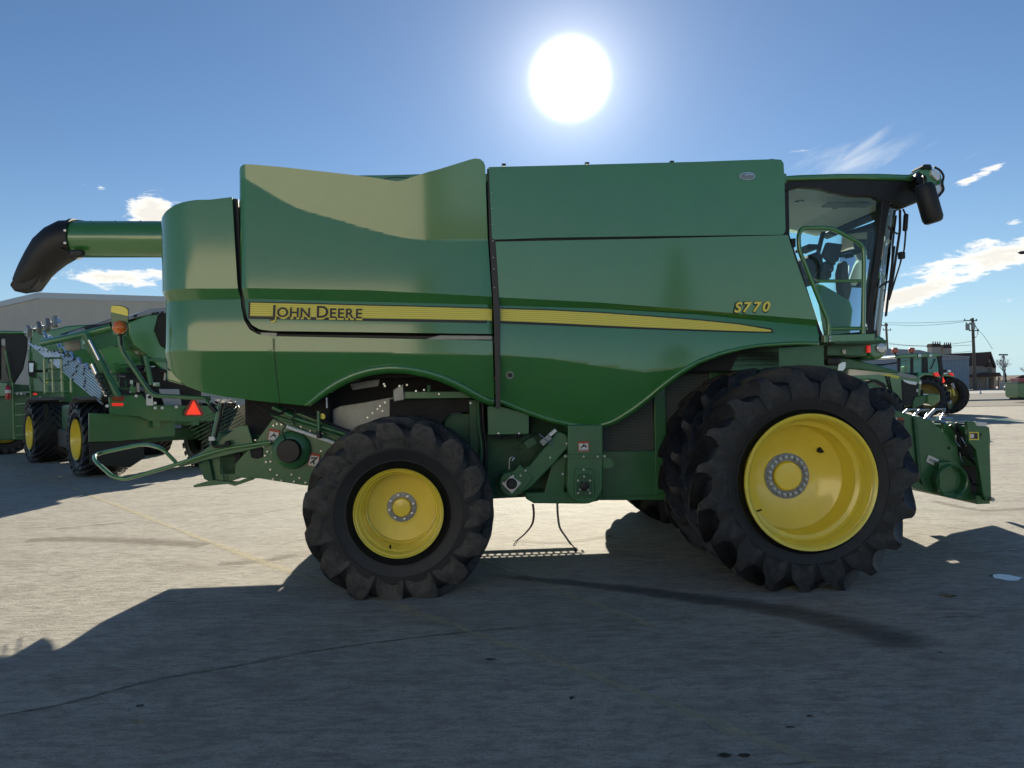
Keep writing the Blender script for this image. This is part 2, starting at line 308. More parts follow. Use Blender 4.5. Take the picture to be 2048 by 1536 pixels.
def panel(fr, name, L, yfun, m, parent=None, th=.012, grid=.08, ybase=-1.62, xy=None, smooth=24, fine=None, uv=False, raised=0.0, creases=None):
    P = [(p.x, p.z) for p in fr.pts(L, ybase)] if xy is None else xy
    bm = bmesh.new(); f = bm.faces.new([bm.verts.new((x, 0, z)) for x, z in P])
    x0 = min(p[0] for p in P); x1 = max(p[0] for p in P); z0 = min(p[1] for p in P); z1 = max(p[1] for p in P)
    xs = []; x = x0
    while x < x1:
        x += (fine[2] if fine and fine[0] <= x <= fine[1] else grid); xs.append(x)
    for x in xs: bmesh.ops.bisect_plane(bm, geom=bm.verts[:]+bm.edges[:]+bm.faces[:], plane_co=(x, 0, 0), plane_no=(1, 0, 0), dist=1e-4)
    z = z0
    while z < z1:
        z += grid*.5; bmesh.ops.bisect_plane(bm, geom=bm.verts[:]+bm.edges[:]+bm.faces[:], plane_co=(0, 0, z), plane_no=(0, 0, 1), dist=1e-4)
    for cr in (creases or ()):
        for (xa, za), (xb, zb) in zip(cr, cr[1:]):
            if xb < x0 or xa > x1: continue
            bmesh.ops.bisect_plane(bm, geom=bm.verts[:]+bm.edges[:]+bm.faces[:], plane_co=(xa, 0, za), plane_no=(-(zb-za), 0, xb-xa), dist=1e-5)
    bmesh.ops.triangulate(bm, faces=[f for f in bm.faces if len(f.verts) > 4])
    for v in bm.verts: v.co.y = yfun(v.co.x, v.co.z)-raised
    bmesh.ops.recalc_face_normals(bm, faces=bm.faces)
    if sum(f.normal.y*f.calc_area() for f in bm.faces) > 0: bmesh.ops.reverse_faces(bm, faces=bm.faces)
    if th:
        # thickness: an unwelded rim and back so that the front keeps its own normals
        fs = bm.faces[:]; edges = [(e.verts[0].co.copy(), e.verts[1].co.copy()) for e in bm.edges if len(e.link_faces) == 1]
        for a, b in edges:
            v = [bm.verts.new(q) for q in (a, b, b+Vector((0, th, 0)), a+Vector((0, th, 0)))]; bm.faces.new(v)
        vm = {}
        for f in fs:
            vs = []
            for v in f.verts:
                if v not in vm: vm[v] = bm.verts.new(v.co+Vector((0, th, 0)))
                vs.append(vm[v])
            bm.faces.new(vs[::-1])
    o = finish(name, bm, m, parent or fr.root, smooth=smooth, recalc=False)
    return o
def band(fr, name, top, bot, yfun, m, ybase=-1.62, raised=.004, n=60, parent=None, th=0):
    """ruled strip between two traced edges, with UV v across it"""
    T = [fr.px(a, b, ybase) for a, b in top]; B = [fr.px(a, b, ybase) for a, b in bot]
    def samp(P, t):
        Ls = [0]
        for a, b in zip(P, P[1:]): Ls.append(Ls[-1]+(b-a).length)
        d = t*Ls[-1]
        for i in range(len(P)-1):
            if d <= Ls[i+1]+1e-9: k = (d-Ls[i])/max(1e-9, Ls[i+1]-Ls[i]); return P[i].lerp(P[i+1], k)
        return P[-1]
    bm = bmesh.new(); uvl = bm.loops.layers.uv.new('uv'); rows = []
    for i in range(n+1):
        a = samp(T, i/n); b = samp(B, i/n); r = []
        for k in range(3):
            p = b.lerp(a, k/2); p.y = yfun(p.x, p.z)-raised; r.append((bm.verts.new(p), k/2))
        rows.append(r)
    for r, q in zip(rows, rows[1:]):
        for k in range(2):
            vs = [r[k], q[k], q[k+1], r[k+1]]; f = bm.faces.new([v[0] for v in vs])
            for lp, v in zip(f.loops, vs): lp[uvl].uv = (0, v[1])
    bmesh.ops.recalc_face_normals(bm, faces=bm.faces)
    if sum(f.normal.y for f in bm.faces) > 0: bmesh.ops.reverse_faces(bm, faces=bm.faces)
    o = finish(name, bm, m, parent or fr.root, smooth=30, recalc=False)
    if th: s = o.modifiers.new('s', 'SOLIDIFY'); s.thickness = th; s.offset = -1
    return o
def text(name, s, size, m, parent, loc, shear=0.0, ext=.002, offset=0.0, rot=0.0, xs=1.0, spacing=1.0):
    cu = bpy.data.curves.new(name, 'FONT'); cu.body = s; cu.size = size; cu.shear = shear; cu.extrude = ext; cu.offset = offset; cu.space_character = spacing; cu.resolution_u = 4
    o = bpy.data.objects.new('tmp', cu); COL.objects.link(o); dg = bpy.context.evaluated_depsgraph_get(); dg.update()
    me = bpy.data.meshes.new_from_object(o.evaluated_get(dg)); bpy.data.objects.remove(o); bpy.data.curves.remove(cu)
    me.name = name
    R = Matrix.Translation(loc) @ Matrix.Rotation(rot, 4, 'Y') @ Matrix.Rotation(PI/2, 4, 'X') @ Matrix.Diagonal((xs, 1, 1, 1))
    me.transform(R); me.materials.clear(); return link(name, me, m, parent)
def copy_tree(o, parent=None, loc=None, rz=None, name=None):
    c = o.copy(); COL.objects.link(c)
    if parent is not None: c.parent = parent
    if loc is not None: c.location = loc
    if rz is not None: c.rotation_euler = (0, 0, rz)
    for ch in list(o.children):
        copy_tree(ch, c)
    return c
# ------------------------------------------------------------------ wheels
def tyre_mesh(name, R, Wd, r, nl, h, loaded, lw=.085, sweep=.42, seg=144, low=.13, wt_s=1.0, wb_s=1.0):
    bm = bmesh.new(); lay = bm.verts.layers.float.new('lug')
    b = R-h
    half = [(r-.015, .30), (r, .36), (r+.03, .395), (r+(b-r)*.16, .445), (r+(b-r)*.17, .460), (r+(b-r)*.20, .462), (r+(b-r)*.21, .457), (r+(b-r)*.42, .492), (r+(b-r)*.43, .502), (r+(b-r)*.46, .503), (r+(b-r)*.47, .495), (r+(b-r)*.68, .495), (r+(b-r)*.86, .465), (b-.03, .43), (b-.008, .36), (b, .2), (b, 0)]
    prof = [(a, -y*Wd) for a, y in half]+[(a, y*Wd) for a, y in half[::-1][1:]]
    bm_lathe(bm, prof, seg, 'y')
    def P(rad, y, th): return Vector((rad*math.cos(th), y, rad*math.sin(th)))
    for side in (-1, 1):
        for i in range(nl):
            th0 = 2*PI*(i+(0 if side < 0 else .5))/nl
            # stations: (y fraction, top radius, base radius, circumferential shift, width top, width base)
            st = [(.478, b-low-.03, b-low-.05, -.010, .5*lw, 1.2*lw), (.508, b-low*.75, b-low-.02, -.006, .95*lw, 1.55*lw), (.515, b-low*.25, b-low*.6, .0, 1.02*lw, 1.6*lw), (.505, R-.035, b-.05, .012, 1.0*lw, 1.55*lw), (.475, R-.008, b-.03, .03, .86*lw, 1.35*lw), (.38, R+.004, b-.015, .10, .68*lw, 1.0*lw),
                  (.22, R+.008, b-.008, .235, .62*lw, .9*lw), (.04, R+.008, b-.005, .40, .6*lw, .85*lw), (-.03, R+.0, b-.005, .45, .5*lw, .8*lw)]
            rings = []
            st = [(a, b_, c, d, e*wt_s, f*wb_s) for (a, b_, c, d, e, f) in st]
            for (yf, rt, rb, sh, wt, wb) in st:
                th = th0+sh*sweep/.42*1.0*(Wd/.6)/R*1.0; y = side*yf*Wd; ring = []
                for (w, rr) in ((-wb/2, rb), (-wt*.62-(wb-wt)*.13, rb+(rt-rb)*.42), (-wt*.5, rt-.006), (0, rt), (wt*.5, rt-.003), (wt*.54, rb+(rt-rb)*.5), (wb*.36, rb)):
                    v = bm.verts.new(P(rr, y, th+w/rr)); v[lay] = 1.0 if rr > rb+.01 else .3; ring.append(v)
                rings.append(ring)
            for a, c in zip(rings, rings[1:]):
                for k in range(6): bm.faces.new((a[k], a[k+1], c[k+1], c[k]))
            bm.faces.new(rings[0]); bm.faces.new(rings[-1][::-1])
    for v in bm.verts:
        if v.co.z < -loaded:
            v.co.z = -loaded-(.0); v.co.y *= 1.03
    bmesh.ops.recalc_face_normals(bm, faces=bm.faces)
    me = bpy.data.meshes.new(name); bm.to_mesh(me); bm.free(); return me
def make_wheel(parent, loc, R, Wd, r, nl, h, loaded, rimprof, hubr, nb, rot=0.0, flip=False, mt='rubber', seg=144, lw=.085, low=.13, wt_s=1.0, wb_s=1.0, hub_inset=.4, boltr=.013, simple=False, steer=0.0):
    w = empty('wheel', loc, (PI if flip else 0)+steer, parent)
    me = tyre_mesh('tyre', R, Wd, r, nl, h, loaded, lw=lw, low=low, seg=seg, wt_s=wt_s, wb_s=wb_s)
    t = link('tyre', me, mt, w, smooth=30)
    rb = bmesh.new(); bm_lathe(rb, rimprof, 96 if not simple else 48, 'y'); rm = finish('rim', rb, 'yellow', w, smooth=30)
    rm.modifiers.new('s', 'SOLIDIFY').thickness = .008
    if nb:
        y0 = -Wd/2+hub_inset
        bmh = bmesh.new(); bm_lathe(bmh, [(hubr*1.05, y0-.004), (hubr*1.05, y0-.022), (hubr*.70, y0-.024), (hubr*.70, y0-.004)], 48, 'y'); finish('hub_ring', bmh, 'hubsteel', w, smooth=30)
        lathe('hub_cap', [(hubr*.66, y0), (hubr*.66, y0-.045), (hubr*.60, y0-.055), (hubr*.1, y0-.062), (.002, y0-.062)], 'yellow', w, n=40, cap=False)
        bb = bmesh.new(); bm_lathe(bb, [(boltr, 0), (boltr, -.026), (boltr*.5, -.027), (boltr*.5, -.040), (.001, -.040)], 6, 'y')
        b0_ = finish('bolt', bb, 'steel', w)
        for i in range(nb):
            a = 2*PI*(i+.3)/nb; o = b0_ if i == 0 else b0_.copy()
            if i: COL.objects.link(o)
            o.location = (hubr*.87*math.cos(a), y0-.021, hubr*.87*math.sin(a))
    return w
# ------------------------------------------------------------------ ground
def ground_mat():
    m = bpy.data.materials.new('concrete_yard'); m.use_nodes = True; nt = m.node_tree; b = nt.nodes['Principled BSDF']; Lk = nt.links
    tc = nt.nodes.new('ShaderNodeTexCoord')
    def noise(scale, det, rough, sc=(1, 1, 1), rz=0.0, dist=0.0):
        mp = nt.nodes.new('ShaderNodeMapping'); mp.inputs['Scale'].default_value = sc; mp.inputs['Rotation'].default_value = (0, 0, rz); Lk.new(tc.outputs['Object'], mp.inputs[0])
        n = nt.nodes.new('ShaderNodeTexNoise'); n.inputs['Scale'].default_value = scale; n.inputs['Detail'].default_value = det; n.inputs['Roughness'].default_value = rough; n.inputs['Distortion'].default_value = dist
        Lk.new(mp.outputs[0], n.inputs['Vector']); return n.outputs['Fac']
    def mr(x, a, c, lo=0, hi=1):
        r = nt.nodes.new('ShaderNodeMapRange'); r.inputs[1].default_value = a; r.inputs[2].default_value = c; r.inputs[3].default_value = lo; r.inputs[4].default_value = hi; Lk.new(x, r.inputs[0]); return r.outputs[0]
    def mix(f, a, c, bt='MIX'):
        x = nt.nodes.new('ShaderNodeMix'); x.data_type = 'RGBA'; x.blend_type = bt
        Lk.new(f, x.inputs['Factor']) if not isinstance(f, float) else setattr(x.inputs['Factor'], 'default_value', f)
        for k, v in (('A', a), ('B', c)):
            if isinstance(v, tuple): x.inputs[k].default_value = v
            else: Lk.new(v, x.inputs[k])
        return x.outputs['Result']
    big = noise(.35, 5, .6); streak = noise(1.3, 9, .68, (.6, 1.6, 1), .25, .4); fine = noise(9, 8, .75, (.6, 1.6, 1), .1); speck = noise(55, 4, .8); blot = noise(1.1, 7, .7, (.7, 1.3, 1), 0, .6); grit = noise(170, 3, .7)
    c = mix(mr(big, .3, .7), (.41, .380, .320, 1), (.51, .470, .395, 1))
    c = mix(mr(streak, .42, .62, 0, .85), c, (.50, .465, .395, 1))
    c = mix(mr(fine, .46, .62, 0, .85), c, (.26, .225, .18, 1))
    c = mix(mr(blot, .54, .70, 0, .6), c, (.19, .155, .12, 1))
    c = mix(mr(speck, .54, .64, 0, .75), c, (.12, .105, .09, 1))
    c = mix(mr(speck, .20, .34, .35, 0), c, (.5, .48, .43, 1))
    c = mix(mr(grit, .35, .65, 0, .25), c, (.46, .44, .38, 1))
    patch = mr(noise(.75, 5, .65, (.7, 1.5, 1), .35, .5), .50, .68); dash = mr(noise(11, 6, .7, (.28, 1.9, 1), -.12, .4), .50, .60)
    pd = nt.nodes.new('ShaderNodeMath'); pd.operation = 'MULTIPLY'; Lk.new(patch, pd.inputs[0]); Lk.new(dash, pd.inputs[1]); c = mix(pd.outputs[0], c, (.17, .135, .10, 1))
    patch2 = mr(noise(1.7, 5, .65, (.6, 1.4, 1), -.5, .3), .52, .66, 0, .45); c = mix(patch2, c, (.29, .255, .21, 1))
    mid = noise(3.2, 8, .72, (.7, 1.4, 1), -.15, .6); c = mix(mr(mid, .50, .64, 0, .5), c, (.25, .22, .185, 1)); c = mix(mr(mid, .30, .44, .45, 0), c, (.54, .51, .44, 1))
    sc = noise(22, 5, .7, (.5, 1.7, 1), .2, .3); c = mix(mr(sc, .54, .66, 0, .5), c, (.22, .19, .15, 1))
    Lk.new(c, b.inputs['Base Color']); b.inputs['Roughness'].default_value = .8; b.inputs['Specular IOR Level'].default_value = .35
    hsum = nt.nodes.new('ShaderNodeMath'); hsum.operation = 'MULTIPLY_ADD'; Lk.new(fine, hsum.inputs[0]); hsum.inputs[1].default_value = 1.6; Lk.new(mr(speck, 0, 1, 0, .6), hsum.inputs[2])
    bp = nt.nodes.new('ShaderNodeBump'); bp.inputs['Strength'].default_value = .7; bp.inputs['Distance'].default_value = .02; Lk.new(hsum.outputs[0], bp.inputs['Height']); Lk.new(bp.outputs[0], b.inputs['Normal'])
    return m
M['ground'] = ground_mat()
bm = bmesh.new()
for a in ((-1500, -300), (1500, -300), (1500, 1500), (-1500, 1500)): bm.verts.new((*a, 0))
bm.faces.new(bm.verts[:]); tag(finish('ground', bm, 'ground'), 'worn pale concrete yard under and around the machines', kind='structure')
def sheet(name, pts, z, m, label, kind='structure'):
    bm = bmesh.new(); bm.faces.new([bm.verts.new((p[0], p[1], z)) for p in pts]); bmesh.ops.recalc_face_normals(bm, faces=bm.faces)
    for f in bm.faces:
        if f.normal.z < 0: f.normal_flip()
    o = finish(name, bm, m, recalc=False); tag(o, label, kind=kind); return o
def alpha_mat(name, col, amp, scale, thr=(.35, .7), rough=.8, edge=True, sc=(1, 1, 1)):
    m = mat(name, col, rough); nt = m.node_tree; b = nt.nodes['Principled BSDF']; Lk = nt.links
    tc = nt.nodes.new('ShaderNodeTexCoord'); mp = nt.nodes.new('ShaderNodeMapping'); mp.inputs['Scale'].default_value = sc; Lk.new(tc.outputs['Object'], mp.inputs[0])
    n = nt.nodes.new('ShaderNodeTexNoise'); n.inputs['Scale'].default_value = scale; n.inputs['Detail'].default_value = 8; n.inputs['Roughness'].default_value = .7; Lk.new(mp.outputs[0], n.inputs['Vector'])
    uv = nt.nodes.new('ShaderNodeUVMap'); sp = nt.nodes.new('ShaderNodeSeparateXYZ'); Lk.new(uv.outputs[0], sp.inputs[0])
    def m_(op, a, bb):
        k = nt.nodes.new('ShaderNodeMath'); k.operation = op
        for i, v in enumerate((a, bb)):
            if isinstance(v, (int, float)): k.inputs[i].default_value = v
            else: Lk.new(v, k.inputs[i])
        return k.outputs[0]
    e = m_('MULTIPLY', m_('MULTIPLY', sp.outputs[1], m_('SUBTRACT', 1.0, sp.outputs[1])), 4.0)
    e2 = m_('MULTIPLY', m_('MULTIPLY', sp.outputs[0], m_('SUBTRACT', 1.0, sp.outputs[0])), 12.0)
    e = m_('MULTIPLY', m_('MINIMUM', e, 1.0), m_('MINIMUM', e2, 1.0)) if edge else e
    r = nt.nodes.new('ShaderNodeMapRange'); r.inputs[1].default_value = thr[0]; r.inputs[2].default_value = thr[1]; r.inputs[4].default_value = amp; Lk.new(m_('ADD', n.outputs['Fac'], m_('MULTIPLY', m_('SUBTRACT', e, .6), .7)), r.inputs[0])
    Lk.new(r.outputs[0], b.inputs['Alpha']); return m
M['worn_yellow'] = alpha_mat('worn_yellow_line', (.66, .56, .34), .50, 7, (.38, .86))
M['skid'] = alpha_mat('rubber_skid', (.11, .095, .08), .55, 3, (.15, .75), sc=(1, 3, 1))
M['crack'] = alpha_mat('crack_fill', (.07, .058, .048), .8, 18, (.50, .72))
def ribbon(name, pix, w, z, m, label=None, sub=8, jit=0.0):
    P = smooth_path([ground(a, b) for a, b in pix], sub)
    if jit:
        for p in P[1:-1]: p.x += random.uniform(-jit, jit); p.y += random.uniform(-jit, jit)
    bm = bmesh.new(); uvl = bm.loops.layers.uv.new('uv'); rows = []
    for i, p in enumerate(P):
        t = (P[min(i+1, len(P)-1)]-P[max(i-1, 0)]).normalized(); n = Vector((-t.y, t.x, 0)); ww = w[0]+(w[1]-w[0])*i/(len(P)-1) if isinstance(w, tuple) else w
        if jit: ww *= random.uniform(.6, 1.3)
        rows.append((bm.verts.new((p.x-n.x*ww/2, p.y-n.y*ww/2, z)), bm.verts.new((p.x+n.x*ww/2, p.y+n.y*ww/2, z)), i/(len(P)-1)))
    for a, b in zip(rows, rows[1:]):
        f = bm.faces.new((a[0], b[0], b[1], a[1]))
        for lp, uv in zip(f.loops, ((a[2], 0), (b[2], 0), (b[2], 1), (a[2], 1))): lp[uvl].uv = uv
    bmesh.ops.recalc_face_normals(bm, faces=bm.faces)
    o = finish(name, bm, m, recalc=False); tag(o, label, kind='structure'); return o
ribbon('painted_line', [(-60, 898), (205, 1000), (480, 1107), (800, 1215), (1100, 1320), (1400, 1432), (1760, 1572)], .19, .004, 'worn_yellow', 'faint worn yellow parking line crossing the whole yard', jit=.008)
ribbon('painted_line', [(880, 1090), (1060, 1158), (1180, 1205), (1330, 1262)], .16, .006, 'worn_yellow', 'short faint painted line under the harvester')
ribbon('tyre_mark', [(960, 1150), (1150, 1168), (1350, 1192), (1560, 1222), (1720, 1258), (1850, 1302)], (.16, .62), .008, 'skid', 'dark curved tyre skid mark in front of the big front wheel')
for k, (L, w) in enumerate([([(330, 1060), (480, 1035), (640, 1005)], .03), ([(-40, 1440), (120, 1410), (300, 1362), (480, 1330), (640, 1300), (900, 1270), (1200, 1245)], .012), ([(1830, 1045), (1920, 1058), (2090, 1075)], .03),
                            ([(1990, 905), (2090, 912)], .05), ([(1960, 885), (2000, 877), (2080, 873)], .05), ([(1900, 1110), (2080, 1100)], .02), ([(1850, 1085), (1960, 1090)], .02), ([(560, 1090), (630, 1075)], .03), ([(100, 1060), (300, 1040)], .06)]):
    ribbon('crack', L, w, .005+.0006*k, 'crack', 'dark crack running through the sunlit concrete', jit=.012)
M['damp'] = alpha_mat('brown_damp_stain', (.22, .175, .13), .55, 6, (.44, .82), sc=(1, 2.6, 1))
ribbon('ground_stain', [(40, 1082), (150, 1078), (330, 1085), (420, 1092)], .55, .0030, 'damp', 'brownish dusty stain on the sunlit concrete at the left')
ribbon('ground_stain', [(-60, 1442), (120, 1411), (300, 1364), (480, 1332), (640, 1302), (900, 1268), (1200, 1240)], .06, .0036, 'damp', 'dark crumbled band along the crack across the shaded foreground')
ribbon('ground_stain', [(430, 1128), (520, 1122), (600, 1108)], .30, .0032, 'damp', 'brown stain left of the rear wheel')
ribbon('ground_stain', [(1020, 1080), (1120, 1085), (1230, 1070)], .25, .0032, 'damp', 'thin brown stain under the hanging straps')
ribbon('ground_stain', [(1860, 1000), (1960, 1020), (2080, 1015)], .3, .0032, 'damp', 'grey brown stain below the feeder frame')
M['puddle'] = mat('water_film', (.05, .055, .06), .03, spec=1.0)
def blobsheet(name, px, py, rx, ry, z, m, label, n=22, j=.25):
    c = ground(px, py); return sheet(name, [(c.x+rx*math.cos(2*PI*k/n)*random.uniform(1-j, 1+j), c.y+ry*math.sin(2*PI*k/n)*random.uniform(1-j, 1+j)) for k in range(n)], z, m, label)
blobsheet('puddle', 2010, 1155, .13, .11, .004, 'puddle', 'small bright puddle in the shade at the right edge')
blobsheet('puddle', 1895, 1192, .07, .05, .004, 'puddle', 'tiny damp patch right of the front wheel')
M['stain'] = mat('oil_stain', (.03, .026, .022), .5)
for a in [(1450, 1511, .035, .02), (1488, 1512, .03, .02), (280, 1412, .025, .02), (980, 1319, .04, .02), (1620, 1433, .02, .012), (1580, 1455, .022, .012), (1880, 1305, .02, .012), (1143, 1396, .02, .02)]:
    blobsheet('oil_spot', a[0], a[1], a[2], a[3], .003, 'stain', 'small dark oil spot on the shaded concrete', n=12, j=.35)
M['leaf'] = mat('dry_leaf', (.34, .28, .14), .8)
def leaf(px, py, lab, s=.035, rz=0.0):
    c = ground(px, py); bm = bmesh.new(); n = 9; a = []; b = []
    for i in range(n):
        t = i/(n-1); w = s*.5*math.sin(PI*t)**.8; x = (t-.5)*2*s; zz = .006+.012*abs(t-.5)
        a.append(bm.verts.new((x, w, zz+.008))); b.append(bm.verts.new((x, -w, zz+.006)))
    for i in range(n-1):
        f = [a[i], a[i+1], b[i+1], b[i]]; bm.faces.new(f)
    bmesh.ops.remove_doubles(bm, verts=bm.verts, dist=1e-5)
    o = finish('fallen_leaf', bm, 'leaf'); o.location = (c.x, c.y, .002); o.rotation_euler = (0, 0, rz); tag(o, lab, 'leaf')
leaf(277, 1450, 'dry pale leaf lying in the shade at lower left', .032, .2)
leaf(809, 1388, 'tiny dry leaf left of the picture centre at the bottom', .016, .1)
M['beige2'] = mat('pale_dusty_sheet', (.50, .44, .36), .8, var=.1)
# ================================================================== THE HARVESTER
harv = empty('combine_harvester', (0, 8.70, 0), math.radians(4.0))
tag(harv, 'big green combine harvester with yellow wheels and yellow side stripe filling the picture', 'combine harvester')
H = Frame(harv)
SY = -1.62
def zl(L): return [(p.x, p.z) for p in H.pts(L, SY)]
C1 = zl([(250, 577), (500, 577), (735, 581), (985, 594), (1200, 605), (1640, 640)])
C1B = zl([(250, 600), (500, 597), (735, 603), (985, 609), (1200, 616), (1400, 628), (1640, 652)])
C2 = zl([(250, 703), (540, 702), (985, 710), (1100, 717), (1200, 733), (1290, 745), (1345, 738), (1400, 726), (1640, 700)])
CX0, CRR = -3.03, .46
def corner(x):
    if x >= CX0: return 0.0
    d = min(CX0-x, CRR*.9995); return CRR-math.sqrt(CRR*CRR-d*d)
def prof(x, z, tilt=.035):
    c1, c1b, c2 = interp(C1, x), interp(C1B, x), interp(C2, x)
    if z >= c1: return SY+(z-c1)*tilt
    if z >= c1b: return SY+.055*(c1-z)/(c1-c1b)
    if z >= c2: return SY+.022+.033*(z-c2)/(c1b-c2)-.008*math.sin(PI*(z-c2)/(c1b-c2))
    d = c2-z; return SY+.022+d*.30+d*d*.12
def yhood(x, z): return prof(x, z, .02)+corner(x)
def yfront(x, z): return prof(x, z, -.025)
def rm(L):
    out = []
    for x, y in L:
        if x < 425:
            t = (425-x)/103.0; x2 = 425-(425-x)*(136/103.0); y2 = 788-(788-y)*(1+.035*t); out.append((x2, y2))
        else: out.append((x, y))
    return out
ARCH1 = [(600, 812), (622, 795), (645, 777), (672, 760), (705, 745), (740, 735), (775, 731), (810, 732), (845, 738), (880, 748), (915, 763), (950, 783), (970, 794), (990, 801)]
ARCH1I = [(612, 814), (632, 801), (655, 786), (682, 771), (712, 758), (743, 750), (775, 746), (810, 747), (843, 753), (876, 762), (910, 777), (944, 796), (966, 807), (990, 815)]
hood = [(322, 445), (333, 434), (345, 425), (362, 415), (380, 408), (400, 402), (420, 399), (463, 393), (466, 440), (470, 500), (474, 560), (479, 610), (486, 640), (498, 659), (514, 668), (545, 672), (985, 681), (990, 801)]
hood += ARCH1[::-1][1:] + [(560, 808), (500, 802), (440, 794), (405, 786), (375, 772), (355, 752), (345, 735), (340, 716), (339, 703), (341, 690), (342, 600), (336, 592), (327, 579), (322, 520)]
panel(H, 'hood_side_panel', rm(hood), yhood, 'green', fine=(-3.6, -2.9, .02), th=.02, creases=(C1, C1B, C2))
band(H, 'wheel_arch_lip', ARCH1, ARCH1I, lambda x, z: prof(x, z)-.02, 'green', raised=.02, n=40, th=.06)
# seam in the lower panel
ptube(H, 'seam', [(546, 676), (547, 700)], SY-.002, .004, 'decal_dark', n=6)
seam = bmesh.new(); sp = [H.px(547+(i*.25), 700+i*10.6, SY) for i in range(11)]
bm_tube(seam, [Vector((p.x, prof(p.x, p.z)+.0005, p.z)) for p in sp], .004, 6); finish('seam', seam, 'decal_dark', harv)
# ---- grain tank wing panel
DG = zl([(470, 345), (590, 414), (700, 445), (800, 474), (850, 480), (1000, 481)])
tx0 = H.px(475, 500, SY).x; tx1 = H.px(984, 500, SY).x
def ytank(x, z):
    c1 = interp(C1, x); y = prof(x, z, 0.0)
    dgz = interp(DG, x)
    if z > c1:
        k = min(z, dgz)-c1
        y += max(0, k)*.05
        if z > dgz: y -= (z-dgz)*.12
    e = (x-tx0)
    if e < .10: y += .10-math.sqrt(max(0, .01-(.10-e)**2))
    e = tx1-x
    if e < .06: y += (.06-math.sqrt(max(0, .0036-(.06-max(e, 0))**2)))*.8
    return y-.03
tank = [(473, 350), (474, 338), (478, 331), (486, 328), (500, 328.5), (520, 330.5), (560, 335), (600, 340), (650, 346), (700, 352), (750, 359), (785, 365), (797, 366.5), (808, 364), (830, 357), (860, 348), (880, 343), (900, 337), (920, 331), (940, 325), (950, 323), (960, 324), (967, 330), (970, 338), (972, 400), (975, 470), (979, 530), (983, 590), (985, 615), (986, 672), (985, 668), (545, 662), (520, 659), (504, 650), (494, 636), (489, 615), (484, 575), (479, 500), (475, 420)]
tank = [p for p in tank if p != (986, 672)]
panel(H, 'grain_tank_panel', tank, ytank, 'green', fine=(tx0, tx0+.14, .015), th=.025, grid=.07, creases=(C1, C1B, DG))
# dark J shaped gap behind
plate(H, 'gap_channel', [(460, 396), (476, 398), (480, 500), (490, 600), (492, 640), (510, 662), (545, 668), (990, 674), (990, 690), (545, 684), (505, 676), (483, 655), (472, 600), (463, 480)], -1.545, .03, 'black', bevel=0)
plate(H, 'hinge_plate', [(521, 664), (554, 665), (554, 673), (521, 672)], -1.56, .02, 'greysteel')
plate(H, 'hinge_plate', [(852, 677), (880, 670), (985, 671), (985, 680), (860, 680)], -1.562, .02, 'greysteel')
# ---- front panels
fup = [(977, 336), (1100, 333), (1250, 329), (1400, 325), (1480, 322), (1545, 320), (1560, 321), (1565, 328), (1567, 360), (1570, 462), (1565, 470), (1300, 473), (1100, 476), (990, 480), (984, 478)]
zt = H.px(1200, 475, SY).z
panel(H, 'upper_side_panel', fup, lambda x, z: prof(x, z, .03)-.035-(z-zt)*.05, 'green', th=.03)
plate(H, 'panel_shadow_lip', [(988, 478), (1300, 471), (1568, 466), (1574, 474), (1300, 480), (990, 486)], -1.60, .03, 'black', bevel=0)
ARCH2 = [(1640, 690), (1600, 689), (1560, 691), (1520, 694), (1480, 701), (1440, 712), (1400, 728), (1365, 750), (1330, 778), (1300, 806), (1270, 830), (1240, 850), (1215, 859), (1190, 862), (1150, 858), (1100, 846), (1050, 828), (1001, 808)]
ARCH2U = [(1640, 683), (1600, 682), (1560, 684), (1518, 687), (1476, 694), (1436, 704), (1396, 719), (1360, 742), (1325, 770), (1294, 798), (1265, 821), (1236, 841), (1213, 850), (1190, 853), (1150, 849), (1100, 837), (1050, 819), (1001, 799)]
flow = [(990, 484), (1300, 478), (1574, 471), (1590, 520), (1612, 580), (1628, 620), (1638, 650), (1641, 670)]+ARCH2+[(997, 700)]
panel(H, 'lower_side_panel', flow, yfront, 'green', th=.02, creases=(C1, C1B, C2))
band(H, 'panel_edge_lip', ARCH2U, ARCH2, lambda x, z: prof(x, z)-.004, 'green', raised=.012, n=50, th=.045)
plate(H, 'door_post', [(974, 337), (988, 337), (991, 480), (996, 560), (1000, 620), (1001, 816), (992, 818), (988, 640), (984, 560), (979, 480)], -1.635, .05, 'decal_dark', bevel=.004)
for y in (386, 417, 449, 482, 515, 538, 575): 
    p = H.px(983+(y-386)*.03, y, -1.64); lathe('rivet', [(.008, 0), (.006, -.006), (.001, -.008)], 'steel', harv, n=8, c=p)
# handle hole
p = H.px(1021, 750, SY); yy = prof(p.x, p.z)
lathe('latch_ring', [(.036, yy+.01), (.036, yy-.012), (.027, yy-.012), (.026, yy+.006), (.001, yy+.008)], 'greysteel', harv, n=24, c=(p.x, 0, p.z), cap=False)
lathe('latch_button', [(.022, yy-.002), (.020, yy-.012), (.001, yy-.012)], 'black', harv, n=20, c=(p.x, 0, p.z), cap=False)
# small fittings along the top edge
for x in (1008, 1175, 1345, 1545):
    p = H.px(x, 331-(x-980)*.017, -1.6); box('panel_clip', (p.x, -1.57, p.z+.012), (.04, .04, .02), 'black', harv, .004)
